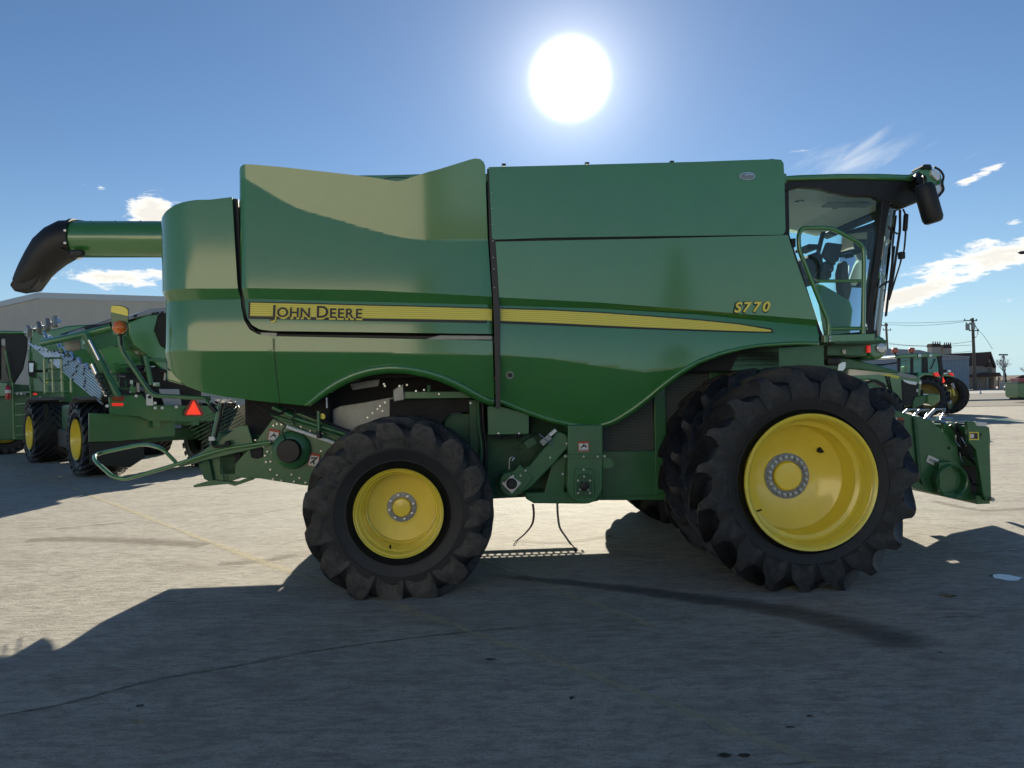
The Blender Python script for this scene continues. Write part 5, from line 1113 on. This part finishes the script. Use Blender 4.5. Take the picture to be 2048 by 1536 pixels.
plate(B, 'mirror', [(56, 722), (70, 722), (70, 756), (57, 752)], -.7, .06, 'black'); plate(B, 'mirror_glass', [(58, 726), (67, 726), (66, 744), (59, 744)], -.72, .03, 'lamp', bevel=0)
for x, c in ((32, 'white'), (40, 'white'), (47, 'tarp')): plate(B, 'side_sticker', [(x, 785), (x+5, 785), (x+5, 790), (x, 790)], -.62, .01, c, bevel=0)
plate(B, 'side_marker', [(66, 786), (74, 786), (74, 790), (66, 790)], -.3, .03, 'red'); plate(B, 'round_cap', [(76, 795), (80, 793), (84, 795), (84, 801), (78, 801)], -.35, .05, 'white')
W3 = make_wheel(h2, (B.px(10, 870, .3).x, .7, .8), R=.82, Wd=.7, r=.42, nl=20, h=.05, loaded=.8, rimprof=[(.41, -.34), (.42, -.345), (.40, -.30), (.37, -.1), (.02, -.08)], hubr=.12, nb=0, seg=64, simple=True)
p = B.px(16, 783, -.9)
ext = empty('fire_extinguisher', B.mw @ Vector((p.x, p.y, p.z-.25)), math.radians(30)); tag(ext, 'small red fire extinguisher clipped beside the ladder of the rear combine', 'fire extinguisher')
M['extinguisher'] = mat('extinguisher_red', (.42, .02, .03), .3, coat=.5)
lathe('cylinder', [(.002, 0), (.075, 0), (.08, .02), (.08, .36), (.06, .42), (.025, .45), (.002, .45)], 'extinguisher', ext, n=20, axis='z', cap=False)
lathe('label_band', [(.082, .2), (.082, .30)], 'white', ext, n=20, axis='z', cap=False)
box('valve', (0, 0, .48), (.05, .12, .05), 'black', ext, .008); tube('hose', smooth_path([Vector((.02, 0, .48)), Vector((.10, 0, .40)), Vector((.10, 0, .15))], 4), .012, 'black', ext, 6)
# ================================================================== stucco building left
def cube_building(): pass
Yb = 44.0
b0 = at(79, 585, Yb); b1 = at(420, 603, Yb+4.0)
bl = at(-60, 632, Yb+10)
bld = empty('stucco_building', (b0.x, b0.y, 0)); tag(bld, 'large plain grey stucco building with pale parapet cap behind the machines on the left', 'building')
def wall_quad(name, p, q, z0, z1a, z1b, th, m, par):
    d = Vector((q.x-p.x, q.y-p.y, 0)); n = Vector((-d.y, d.x, 0)).normalized()*th
    bm = bmesh.new(); bm_prism(bm, [Vector((p.x, p.y, z0)), Vector((q.x, q.y, z0)), Vector((q.x, q.y, z1b)), Vector((p.x, p.y, z1a))], n)
    return finish(name, bm, m, par)
M['stucco'] = mat('stucco', (.66, .57, .46), .9, var=.06, vscale=.8, bump=.4, bscale=3)
M['stucco_cap'] = mat('parapet_cap', (.66, .66, .65), .6, var=.05)
o = Vector((b0.x, b0.y, 0)); r1 = Vector((b1.x+14*(b1.x-b0.x)/10, b1.y+14*(b1.y-b0.y)/10, 0)); l1 = Vector((bl.x-12, bl.y+8, 0))
hz = b0.z; slope_r = (b1.z-b0.z)/(b1-b0).length*(r1-o).length; 
wall_quad('wall', Vector((0, 0, 0)), r1-o, 0, hz-.35, hz-.35, .3, 'stucco', bld); wall_quad('wall', l1-o, Vector((0, 0, 0)), 0, hz-.35, hz-.35, .3, 'stucco', bld)
wall_quad('parapet_cap', Vector((-.06, -.08, 0)), r1-o+Vector((0, -.08, 0)), hz-.35, hz, hz, .5, 'stucco_cap', bld); wall_quad('parapet_cap', l1-o+Vector((0, -.08, 0)), Vector((-.065, -.08, 0)), hz-.35, hz, hz, .5, 'stucco_cap', bld)
bm = bmesh.new(); bm.faces.new([bm.verts.new(v) for v in (Vector((0, .4, hz-.5)), Vector((r1.x-o.x, r1.y-o.y+.4, hz-.5)), Vector((r1.x-o.x, r1.y-o.y+30, hz-.5)), Vector((l1.x-o.x, l1.y-o.y+30, hz-.5)), Vector((l1.x-o.x, l1.y-o.y+.5, hz-.5)))]); finish('roof', bm, 'stucco_cap', bld)
# ================================================================== RIGHT: tractors
t1 = empty('tractor', (13.2, 27.0, 0), math.radians(-14)); tag(t1, 'green tractor with yellow hood stripe and front weight block, just behind the big front wheel', 'tractor')
T = Frame(t1)
TH = [(1640, 724), (1700, 730), (1760, 738), (1800, 744), (1828, 750), (1840, 756), (1842, 762), (1842, 800), (1830, 812), (1800, 815), (1790, 800), (1775, 775), (1755, 762), (1735, 760), (1640, 760)]
plate(T, 'hood', TH, -.40, .8, 'green', bevel=.05)
plate(T, 'hood_top_vent', [(1788, 746.5), (1800, 745), (1832, 752), (1838, 756), (1820, 757), (1800, 753)], -.42, .78, 'greysteel', bevel=.01)
plate(T, 'hood_stripe', [(1716, 739), (1760, 744), (1800, 753), (1796, 756), (1758, 749), (1716, 743)], -.43, .02, 'decal_yellow', bevel=0)
plate(T, 'grille', [(1803, 760), (1828, 766), (1838, 768), (1836, 800), (1824, 812), (1806, 812)], -.44, .06, 'black', bevel=.02)
plate(T, 'headlamp', [(1805, 759), (1835, 764), (1832, 770), (1818, 768), (1808, 763)], -.47, .05, 'lamp', bevel=.01); plate(T, 'headlamp', [(1838, 762), (1843, 762), (1843, 769), (1838, 768)], -.47, .05, 'lamp', bevel=.01)
plate(T, 'grille_slat', [(1770, 752), (1774, 753), (1782, 780), (1777, 776)], -.43, .02, 'dark', bevel=0); plate(T, 'grille_slat', [(1776, 753), (1779, 753), (1786, 786), (1783, 782)], -.43, .02, 'dark', bevel=0)
plate(T, 'model_marks', [(1782, 754), (1797, 757), (1797, 758.5), (1782, 755.5)], -.44, .01, 'decal_yellow', bevel=0)
plate(T, 'side_marker', [(1833, 778), (1837, 778), (1836, 784), (1833, 784)], -.48, .02, 'white', bevel=0)
tw = make_wheel(t1, (T.px(1755, 812, -1.1).x, -1.1, .80), R=.82, Wd=.5, r=.42, nl=20, h=.05, loaded=.80, rimprof=[(.41, -.24), (.42, -.245), (.40, -.2), (.37, -.05), (.02, -.03)], hubr=.12, nb=0, seg=64, simple=True)
plate(T, 'wheel_arch', [(1725, 780), (1733, 764), (1748, 759), (1768, 766), (1782, 790), (1776, 792), (1764, 772), (1748, 764), (1735, 768), (1728, 782)], -1.0, .4, 'black', bevel=.01)
plate(T, 'weight_bracket', [(1830, 794), (1857, 789), (1857, 802), (1840, 812), (1826, 818), (1826, 804)], -.5, .9, 'green_frame', bevel=.02)
plate(T, 'front_weight', [(1855, 788.5), (1879, 788.5), (1880, 802), (1866, 812), (1855, 808)], -.62, 1.2, 'green', bevel=.03)
box('transmission', (T.px(1740, 800, 0).x, 0, 1.1), (3.4, .6, .8), 'dark', t1, .05)
# second tractor seen from its rear quarter
t2 = empty('tractor', (22.6, 38.5, 0), math.radians(0)); tag(t2, 'green tractor with twin orange roof beacons and a red rear triangle', 'tractor')
U = Frame(t2)
plate(U, 'cab_roof', [(1790, 713), (1800, 709), (1830, 707), (1868, 705.5), (1880, 707), (1883, 712), (1870, 714), (1800, 716), (1790, 716)], -.9, 1.9, 'green', bevel=.04)
for L in ([(1845, 712), (1855, 711), (1857, 745), (1845, 746)], [(1875, 711), (1882, 711), (1888, 748), (1880, 748)], [(1822, 714), (1827, 714), (1827, 750), (1822, 750)], [(1795, 714), (1800, 714), (1801, 745), (1796, 745)]): plate(U, 'cab_post', L, -.85, .1, 'black', bevel=.01)
for L in ([(1845, 712), (1853, 711), (1853, 745), (1845, 746)], [(1880, 711), (1884, 711), (1884, 748), (1880, 748)], [(1798, 714), (1802, 714), (1801, 745), (1797, 745)]): plate(U, 'cab_post', L, .75, .1, 'black', bevel=.01)
for a, b in ((1801, 1822), (1827, 1845), (1857, 1876)): plate(U, 'cab_window', [(a, 714.5), (b, 713), (b, 747), (a, 747)], -.80, .02, 'glass_far', bevel=0)
for a, b in ((1802, 1845), (1853, 1880)): plate(U, 'cab_window', [(a, 714), (b, 713), (b, 747), (a, 747)], .8, .02, 'glass_far', bevel=0)
plate(U, 'cab_seat', [(1808, 733), (1816, 731), (1818, 746), (1808, 746)], 0, .4, 'decal_yellow', bevel=.05)
plate(U, 'cab_lower', [(1796, 745), (1886, 745), (1886, 770), (1800, 785)], -.8, 1.6, 'black', bevel=.03)
plate(U, 'hood', [(1700, 744), (1800, 742), (1800, 775), (1700, 775)], -.4, .8, 'green_frame', bevel=.04)
ptube(U, 'wiper', [(1862, 738), (1870, 718)], -.87, .03, 'black', n=6)
for x in (1790, 1823.5):
    p = U.px(x, 706, -.3); lathe('beacon', [(.16, 0), (.17, .05), (.15, .20), (.10, .25), (.002, .26)], 'beacon', t2, n=16, axis='z', c=(p.x, p.y, p.z+.02), cap=False); lathe('beacon_stem', [(.05, -.2), (.05, .02)], 'black', t2, n=8, axis='z', c=(p.x, p.y, p.z))
for x in (1839, 1861): lathe('roof_lamp', [(.09, 0), (.08, -.03), (.002, -.04)], 'lamp', t2, n=14, c=U.px(x, 711, -.95), cap=False)
w2 = make_wheel(t2, (U.px(1850, 795, -1.0).x, -1.0, .98), R=1.0, Wd=.55, r=.62, nl=21, h=.07, loaded=.98, rimprof=[(.61, -.26), (.63, -.27), (.60, -.2), (.50, .0), (.02, .03)], hubr=.16, nb=0, seg=72, simple=True)
w2.rotation_euler = (0, 0, math.radians(-14))
wheel_copy(t2, (U.px(1897, 792, .9).x, 1.0, 1.0), math.radians(180-35), w2)
M['yellow_dark'] = mat('darker_yellow_paint', (.20, .15, .03), .6, dust=.2)  # yellow darkened so this tractor's rims look less vivid
for ww in t2.children:
    if ww.name.startswith('wheel'):
        for r_ in ww.children:
            if r_.name.startswith('rim'): r_.data.materials[0] = M['yellow_dark']
box('rear_axle', (U.px(1872, 795, 0).x, 0, 1.0), (.5, 1.8, .5), 'dark', t2, .05)
fe = [(1832, 760), (1838, 750), (1850, 745), (1862, 746), (1876, 748), (1882, 753), (1880, 757), (1868, 752), (1850, 750), (1840, 756), (1836, 764)]
plate(U, 'rear_fender', fe, -1.3, .7, 'green', bevel=.02)
plate(U, 'rear_fender', [(1884, 748), (1898, 746), (1908, 750), (1910, 756), (1900, 753), (1886, 752)], .6, .7, 'green', bevel=.02)
plate(U, 'tail_lamp', [(1868, 746), (1876, 744), (1880, 752), (1872, 753)], -1.4, .1, 'red'); plate(U, 'tail_lamp', [(1900, 745), (1906, 746), (1909, 752), (1901, 750)], .5, .1, 'red')
plate(U, 'slow_vehicle_triangle', [(1882, 750), (1884, 750), (1890, 762), (1888, 766), (1883, 763)], -.3, .05, 'red_bright', bevel=0)
plate(U, 'work_lamp', [(1888, 739), (1893, 739), (1893, 745), (1888, 745)], .2, .1, 'black'); plate(U, 'work_lamp', [(1898, 740), (1902, 740), (1902, 744), (1898, 744)], .6, .1, 'lamp')
rr = random.Random(5)
for i in range(18):
    x, y = rr.uniform(1882, 1906), rr.uniform(765, 812); ptube(U, 'linkage_bar', [(x, y), (x+rr.uniform(-7, 7), y+rr.uniform(6, 18))], -.3+rr.random()*.4, rr.choice([.03, .05, .06]), rr.choice(['green_frame', 'black', 'green_dull', 'steel', 'decal_yellow']), n=6)
# ================================================================== RIGHT background
M['asphalt'] = mat('asphalt_road', (.13, .125, .12), .9, var=.12, vscale=.5, bump=.3, bscale=20)
M['walk'] = mat('pale_pavement', (.34, .33, .31), .9, var=.1, vscale=.5)
M['gravel'] = mat('gravel', (.19, .17, .145), .95, var=.35, vscale=4, bump=.8, bscale=12)
def gsheet(name, y0, y1, z, m, lab, kind='structure', x0=-20, x1=260):
    sheet(name, [(x0, y0), (x1, y0+.0), (x1, y1), (x0, y1)], z, m, lab, kind)
gsheet('gravel_strip', 49, 61, .02, 'gravel', 'dark gravel strip between the yard and the road'); gsheet('road', 61.4, 92, .03, 'asphalt', 'grey asphalt road crossing behind the tractors')
gsheet('pavement', 92, 118, .034, 'walk', 'pale paved apron on the far side of the road')
o = box('kerb', (120, 61.2, .07), (280, .25, .14), 'walk'); tag(o, 'low concrete kerb along the near edge of the road', kind='structure')
def mats2():
    M['shedwall'] = mat('blue_grey_metal_wall', (.30, .36, .42), .5, var=.05); M['shedroof'] = mat('pale_metal_roof', (.34, .34, .36), .5)
    M['house'] = mat('tan_siding', (.32, .28, .24), .85, var=.06); M['roof'] = mat('brown_shingle', (.075, .05, .045), .9, var=.25, vscale=3); M['wood'] = mat('pole_wood', (.16, .12, .09), .9, var=.25)
    M['carpaint'] = mat('dark_grey_car_paint', (.05, .055, .06), .25, coat=1, metal=.3); M['sgreen'] = mat('dark_green_sign', (.10, .12, .12), .5)
mats2()
YS = 128.0
sh = empty('metal_shed', (at(1850, 778, YS).x, YS, 0)); tag(sh, 'long low blue-grey ribbed metal shed behind the tractor', 'shed'); G = Frame(sh)
plate(G, 'wall', [(1740, 735), (1868, 715), (1938, 712), (1938, 778), (1740, 779)], 0, 14, 'shedwall', bevel=0)
plate(G, 'roof', [(1700, 690), (1775, 697), (1840, 700), (1868, 707), (1940, 713), (1940, 716), (1868, 711), (1770, 728), (1700, 728)], -.5, 14.6, 'shedroof', bevel=0)
p0_ = G.px(1800, 745, -.02).x; p1_ = G.px(1938, 745, -.02).x; zt_b = G.px(1938, 712, 0).z; x = p0_
while x < p1_-.1: box('wall_rib', (x, -.04, (zt_b-.3)/2), (.08, .06, zt_b-.3), 'shedwall', sh, 0); x += .45
plate(G, 'roof_sheet', [(1868, 708), (1938, 713), (1938, 718), (1870, 722)], -.3, .1, 'shedroof', bevel=0)
hs = empty('house', (at(1960, 778, YS+6).x, YS+6, 0)); tag(hs, 'tan house with steep dark brown roof and porch behind the utility pole', 'house'); Q = Frame(hs)
plate(Q, 'wall', [(1938, 730), (1972, 730), (1972, 778), (1938, 779)], 0, 10, 'house', bevel=0)
plate(Q, 'gable_wall', [(1972, 732), (1982, 708), (1992, 734), (1992, 778), (1972, 778)], .2, 9, 'house', bevel=0)
plate(Q, 'roof', [(1900, 707), (1982, 704), (1972, 731), (1936, 732), (1932, 716)], -.4, 8, 'roof', bevel=0)
plate(Q, 'gable_roof', [(1982, 703), (1993, 734), (1990, 736), (1981, 709), (1974, 733), (1971, 732)], -.3, 9, 'roof', bevel=0)
plate(Q, 'porch_roof', [(1950, 750), (1976, 745), (2000, 745), (2004, 753), (1950, 754)], -1.6, 1.6, 'roof', bevel=0)
plate(Q, 'window_hood', [(1976, 728), (1985, 724), (1985, 733), (1974, 734)], -.5, .5, 'roof', bevel=0)
for a, b in ((1951, 1954), (1973, 1977), (1998, 2001)): plate(Q, 'porch_post', [(a, 754), (b, 754), (b, 779), (a, 779)], -1.4, .3, 'house', bevel=0)
plate(Q, 'window', [(1978, 736), (1984, 736), (1984, 746), (1978, 746)], .1, .1, 'black_gloss', bevel=0); plate(Q, 'door', [(1979, 756), (1988, 756), (1988, 778), (1979, 778)], .1, .1, 'decal_dark', bevel=0)
fe_ = empty('fence', (at(2000, 778, YS+3).x, YS+3, 0)); tag(fe_, 'pale board fence beside the house, behind the car', 'fence'); Z = Frame(fe_)
x = 2001
while x < 2075: plate(Z, 'board', [(x, 765), (x+3.6, 765), (x+3.6, 779), (x, 779)], 0, .05, 'stucco', bevel=0); x += 4
for k, (cx, w, yt, yb, lab) in enumerate(((1873, 9, 693, 706, 'larger tan vent cupola with dark cap left of the pair above the shed roof'), (1895, 8, 695, 707, 'smaller tan vent cupola with dark cap right of the pair above the shed roof'))):
    e = empty('roof_cupola', (at(cx, 706, YS+16).x, YS+16, 0)); tag(e, lab, 'cupola', 'pair of roof cupolas'); K = Frame(e)
    plate(K, 'base', [(cx-w, yt), (cx+w, yt), (cx+w+.5, yb+12), (cx-w-.5, yb+12)], 0, 1.6, 'beige', bevel=0)
    plate(K, 'cap', [(cx-w-1, yt+1), (cx+w+1, yt+1), (cx+w-1, yt-6), (cx-w+1, yt-6)], -.1, 1.8, 'roof', bevel=0)
    bm = bmesh.new()
    for i in range(4): q = K.px(cx-w+2+i*(2*w-4)/3, yt-7.5, .8); bm_cyl(bm, q, .10, .5, 'z', 8)
    finish('vent_pipes', bm, 'black', e)
M['wire'] = mat('wire', (.03, .03, .035), 1.0, spec=0.0)
# utility poles and wires
def pole(px, yt, Y, lab, arms):
    b = at(px, 778, Y); e = empty('utility_pole', (b.x, Y, 0)); tag(e, lab, 'utility pole', 'wooden utility poles on the right'); K = Frame(e)
    tp = K.px(px-(3 if px > 1900 else 5), yt, 0)
    tube('post', [Vector((0.2, 0, 0)), Vector((tp.x, 0, tp.z))], [.28, .20], 'wood', e, 10)
    for x0, x1, y in arms: a = K.px(x0, y, -.25); c = K.px(x1, y+.3, -.25); tube('crossarm', [a, c], .09, 'wood', e, 6)
    for x0, x1, y in arms:
        for k in range(3): q = K.px(x0+(x1-x0)*(k+.1)/2.2, y-1.5, -.25); box('insulator', q, (.14, .14, .3), 'greysteel', e, 0)
    return e, K
e1, K1 = pole(1948, 636, 118, 'tall wooden utility pole with transformer loops in front of the house', [(1928, 1954, 641), (1932, 1948, 648), (1938, 1957, 661)])
e2, K2 = pole(1777, 646, 150, 'shorter wooden utility pole rising just right of the cab', [(1763, 1776, 651), (1766, 1782, 660)])
for px_, py_ in ((1935, 654), (1946, 652)): lathe('transformer', [(.002, -.5), (.3, -.5), (.3, .5), (.002, .5)], 'greysteel', e1, n=12, axis='z', c=K1.px(px_, py_, -.4), cap=False)
tube('cable_loop', smooth_path([K1.px(a, b, -.3) for a, b in ((1950, 650), (1956, 664), (1950, 675), (1944, 672), (1947, 660))], 4), .05, 'black', e1, 6)
wi = 0
for a, b, sag, lab in (((1766, 645), (1930, 641), 2, 'topmost thin overhead wire between the two utility pole tops'), ((1780, 649), (1930, 643), 3.5, 'second overhead wire, just under the topmost one between the poles'), ((1778, 686), (1945, 682), 6, 'upper of the two low sagging wires above the metal shed'), ((1778, 688), (1942, 690), 3, 'lower of the two low sagging wires above the metal shed'), ((1905, 704), (1942, 702), 1, 'short wire from the right cupola to the tall pole')):
    A_ = at(*a, 150); B_ = at(*b, 118); bm = bmesh.new(); P = []
    for k in range(17):
        t = k/16; p = A_.lerp(B_, t); p.z -= sag*.11*4*t*(1-t); P.append(p)
    bm_tube(bm, P, .028, 4); tag(finish('overhead_wire', bm, 'wire'), lab, 'wire', 'overhead wires')
bm = bmesh.new(); P = [at(1952, 655, 117), at(1968, 672, 112), at(1985, 698, 105)]; bm_tube(bm, P, .03, 4); tag(finish('overhead_wire', bm, 'wire'), 'single thin guy wire running down to the right from the tall pole', 'wire')
# sign post
sg = empty('sign_post', (at(2008, 780, 110).x, 110, 0)); tag(sg, 'slim post with a small flat board on top between house and bare tree', 'sign'); K = Frame(sg)
tube('post', [Vector((0, 0, 0)), K.px(2007, 708, 0)], .09, 'greysteel', sg, 8); plate(K, 'sign_board', [(1998, 708), (2016, 708), (2016, 711), (1998, 711)], -.15, .08, 'sgreen', bevel=0); plate(K, 'lower_board', [(2004, 712), (2010, 712), (2010, 716), (2004, 716)], -.15, .08, 'greysteel', bevel=0)
# street lamp reaching into the frame from the right edge
lp = at(2040, 505, 62); sl_ = empty('street_lamp', (lp.x+5.2, 62, 0)); tag(sl_, 'street lamp whose head reaches in at the right edge before the cloud', 'street lamp'); K = Frame(sl_)
tube('lamp_mast', [Vector((0, 0, 0)), Vector((0, 0, lp.z-.1))], .10, 'greysteel', sl_, 10); tube('lamp_arm', smooth_path([Vector((0, 0, lp.z-.1)), Vector((-1.5, 0, lp.z-.05)), Vector((-4.6, 0, lp.z+.02))], 5), .05, 'greysteel', sl_, 8)
bm = bmesh.new(); bm_tube(bm, [Vector((-4.4, 0, lp.z)), Vector((-4.7, 0, lp.z)), Vector((-5.1, 0, lp.z-.02)), Vector((-5.35, 0, lp.z-.02))], [.06, .14, .14, .05], 10); finish('lamp_head', bm, 'black', sl_, smooth=40)
# bare tree
def bare_tree(px, pyb, Y, hgt, lab, seed, spread=.55):
    b = at(px, pyb, Y); e = empty('bare_tree', (b.x, Y, 0)); tag(e, lab, 'tree'); R = random.Random(seed); bm = bmesh.new(); bt = bmesh.new()
    def grow(p, d, l, r, n):
        q = p+d*l; bm_tube(bm if n > 3 else bt, [p, (p+q)/2+Vector((R.uniform(-1, 1), R.uniform(-1, 1), R.uniform(-1, 1)))*l*.06, q], [r, r*.85, r*.7], 5 if n > 3 else 3, cap=False)
        if n == 0: return
        for k in range(R.choice([2, 3, 3])):
            v = (d+Vector((R.uniform(-1, 1), R.uniform(-1, 1), R.uniform(-.25, .7)))*spread*1.25).normalized(); grow(q, v, l*R.uniform(.62, .85), r*.62, n-1)
    grow(Vector((0, 0, 0)), Vector((0, 0, 1)), hgt*.22, hgt*.022, 6)
    finish('trunk', bm, 'wood', e); o = finish('crown', bt, 'twig', e)
M['twig'] = mat('twigs', (.16, .12, .09), .9)
bare_tree(2012, 778, 125, 8.5, 'bare leafless tree behind the sign post at the right edge', 4)
bare_tree(2062, 778, 140, 6.5, 'bare leafless tree partly cut off by the right edge', 9)
# far tree line / low roofs
fr_ = empty('low_building', (at(2060, 775, 170).x, 170, 0)); tag(fr_, 'low pale far building peeping out at the right edge', 'building'); K = Frame(fr_)
plate(K, 'wall', [(2022, 760), (2120, 758), (2120, 775), (2022, 775)], 0, 10, 'beige', bevel=0); plate(K, 'roof', [(2020, 760), (2045, 750), (2120, 748), (2120, 759)], -.5, 11, 'roof', bevel=0)
# parked car
car = empty('parked_car', (at(2055, 789, 84).x, 84, 0), 0.0); tag(car, 'dark grey parked car half cut off at the right edge', 'car'); K = Frame(car)
prof_c = [(-2.2, .45), (-2.25, .75), (-2.1, .98), (-1.5, 1.1), (-1.1, 1.16), (-.6, 1.5), (.1, 1.6), (.9, 1.52), (1.5, 1.15), (2.1, 1.02), (2.2, .6), (2.15, .35), (-2.0, .35)]
bm = bmesh.new(); bm_prism(bm, [Vector((x, -.85, z)) for x, z in prof_c], (0, 1.7, 0)); finish('body', bm, 'carpaint', car, bevel=.10, segs=3)
plate_c = bmesh.new(); bm_prism(plate_c, [Vector((x, -.87, z)) for x, z in [(-.95, 1.15), (-.52, 1.44), (.1, 1.52), (.1, 1.14)]], (0, .02, 0)); finish('window', plate_c, 'black_gloss', car)
plate_c = bmesh.new(); bm_prism(plate_c, [Vector((x, -.87, z)) for x, z in [(.16, 1.14), (.16, 1.52), (.85, 1.44), (1.25, 1.16)]], (0, .02, 0)); finish('window', plate_c, 'black_gloss', car)
for s in (-1.4, 1.35):
    for y in (-.80, .80): 
        w = empty('wheel', (s, y, .33), 0, car); bm = bmesh.new(); bm_lathe(bm, [(.2, -.1), (.31, -.11), (.33, -.08), (.33, .08), (.31, .11), (.2, .1)], 28, 'y'); finish('tyre', bm, 'rubber', w, smooth=40)
        bm = bmesh.new(); bm_lathe(bm, [(.205, -.105), (.19, -.09), (.002, -.10)], 20, 'y'); finish('rim', bm, 'steel', w, smooth=40)
p = [(-2.26, .62), (-2.26, .78), (-2.05, .85), (-2.1, .66)]
bm = bmesh.new(); bm_prism(bm, [Vector((x, -.86, z)) for x, z in p], (0, .3, 0)); finish('headlamp', bm, 'lamp', car)
# green and red implement at the right edge
im = empty('implement', (at(2044, 800, 55).x, 55, 0)); tag(im, 'green box shaped implement with red load on top, cut off at the right edge', 'implement'); K = Frame(im)
plate(K, 'box_body', [(2036, 767), (2100, 767), (2100, 796), (2042, 796), (2037, 792)], 0, 1.5, 'green', bevel=.04); plate(K, 'rim_edge', [(2035, 765), (2100, 765), (2100, 768), (2035, 768)], -.06, 1.6, 'green_frame', bevel=.01)
plate(K, 'red_hopper', [(2038, 756), (2100, 756), (2100, 765), (2038, 765)], .2, 1.0, 'extinguisher', bevel=.03); plate(K, 'skid_foot', [(2040, 796), (2060, 796), (2060, 800), (2040, 800)], .1, 1.2, 'dark')
# cone / ground clutter
o = lathe('traffic_cone', [(.20, 0), (.20, .04), (.14, .05), (.03, .5), (.002, .5)], 'white', None, n=14, axis='z', cap=False); o.location = at(1961, 788, 88); o.location.z = 0; tag(o, 'tiny pale cone standing on the road left of the car', 'cone')
# ================================================================== behind the viewer: workshop seen mirrored in the paint, and added evergreens
M['tan'] = mat('tan_metal_wall', (.76, .70, .58), .7, var=.05)
wb = empty('workshop', (-14, -20, 0)); tag(wb, 'long tan workshop across the yard behind the viewer, mirrored in the glossy green panels', 'building')
box('wall', (0, -.2, 4.7), (27, .4, 9.4), 'tan', wb, 0); box('wall_base', (0, .02, .5), (27.02, .1, 1.0), 'stucco', wb, 0); box('roof_edge', (0, -.3, 9.5), (27.4, .9, .25), 'shedroof', wb, .02)
for x in (-9.5, -3.2): box('roller_door', (x, .03, 2.1), (4.2, .08, 4.2), 'shedwall', wb, .02)
for x in (-12.6,): w_ = box('window', (x, .03, 2.4), (1.4, .08, 1.3), 'black_gloss', wb, .01)

def leafy(x, y, h, r, lab, seed):  # out-of-view evergreens added to soften the workshop's edge in the panel reflections
    e = empty('added_evergreen', (x, y, 0)); tag(e, lab, 'tree'); R = random.Random(seed)
    tube('trunk', [Vector((0, 0, 0)), Vector((0, 0, h*.9))], [.18, .04], 'wood', e, 8); bm = bmesh.new()
    for i in range(2600):
        t = R.random()**.7; z = h*(.12+.88*t); rr_ = r*(1-t)*.95+.12; a = R.uniform(0, 2*PI); d = rr_*R.random()**.5; c = Vector((d*math.cos(a), d*math.sin(a), z-.25*d)); s = R.uniform(.12, .26)
        v = [bm.verts.new(c+Vector((R.uniform(-s, s), R.uniform(-s, s), R.uniform(-s*.6, s*.6)))) for _ in range(3)]; bm.faces.new(v)
    finish('crown', bm, 'foliage', e, recalc=False)
M['foliage'] = mat('dark_needles', (.045, .075, .03), .8, var=.4, vscale=2)
leafy(.1, -21.5, 10.5, 1.7, 'taller dark evergreen added behind the viewer to soften the mirrored right end of the tan workshop', 1)
leafy(15.4, -30, 8.5, 2.2, 'shorter dark evergreen added behind the viewer, further right of the tan workshop', 2)
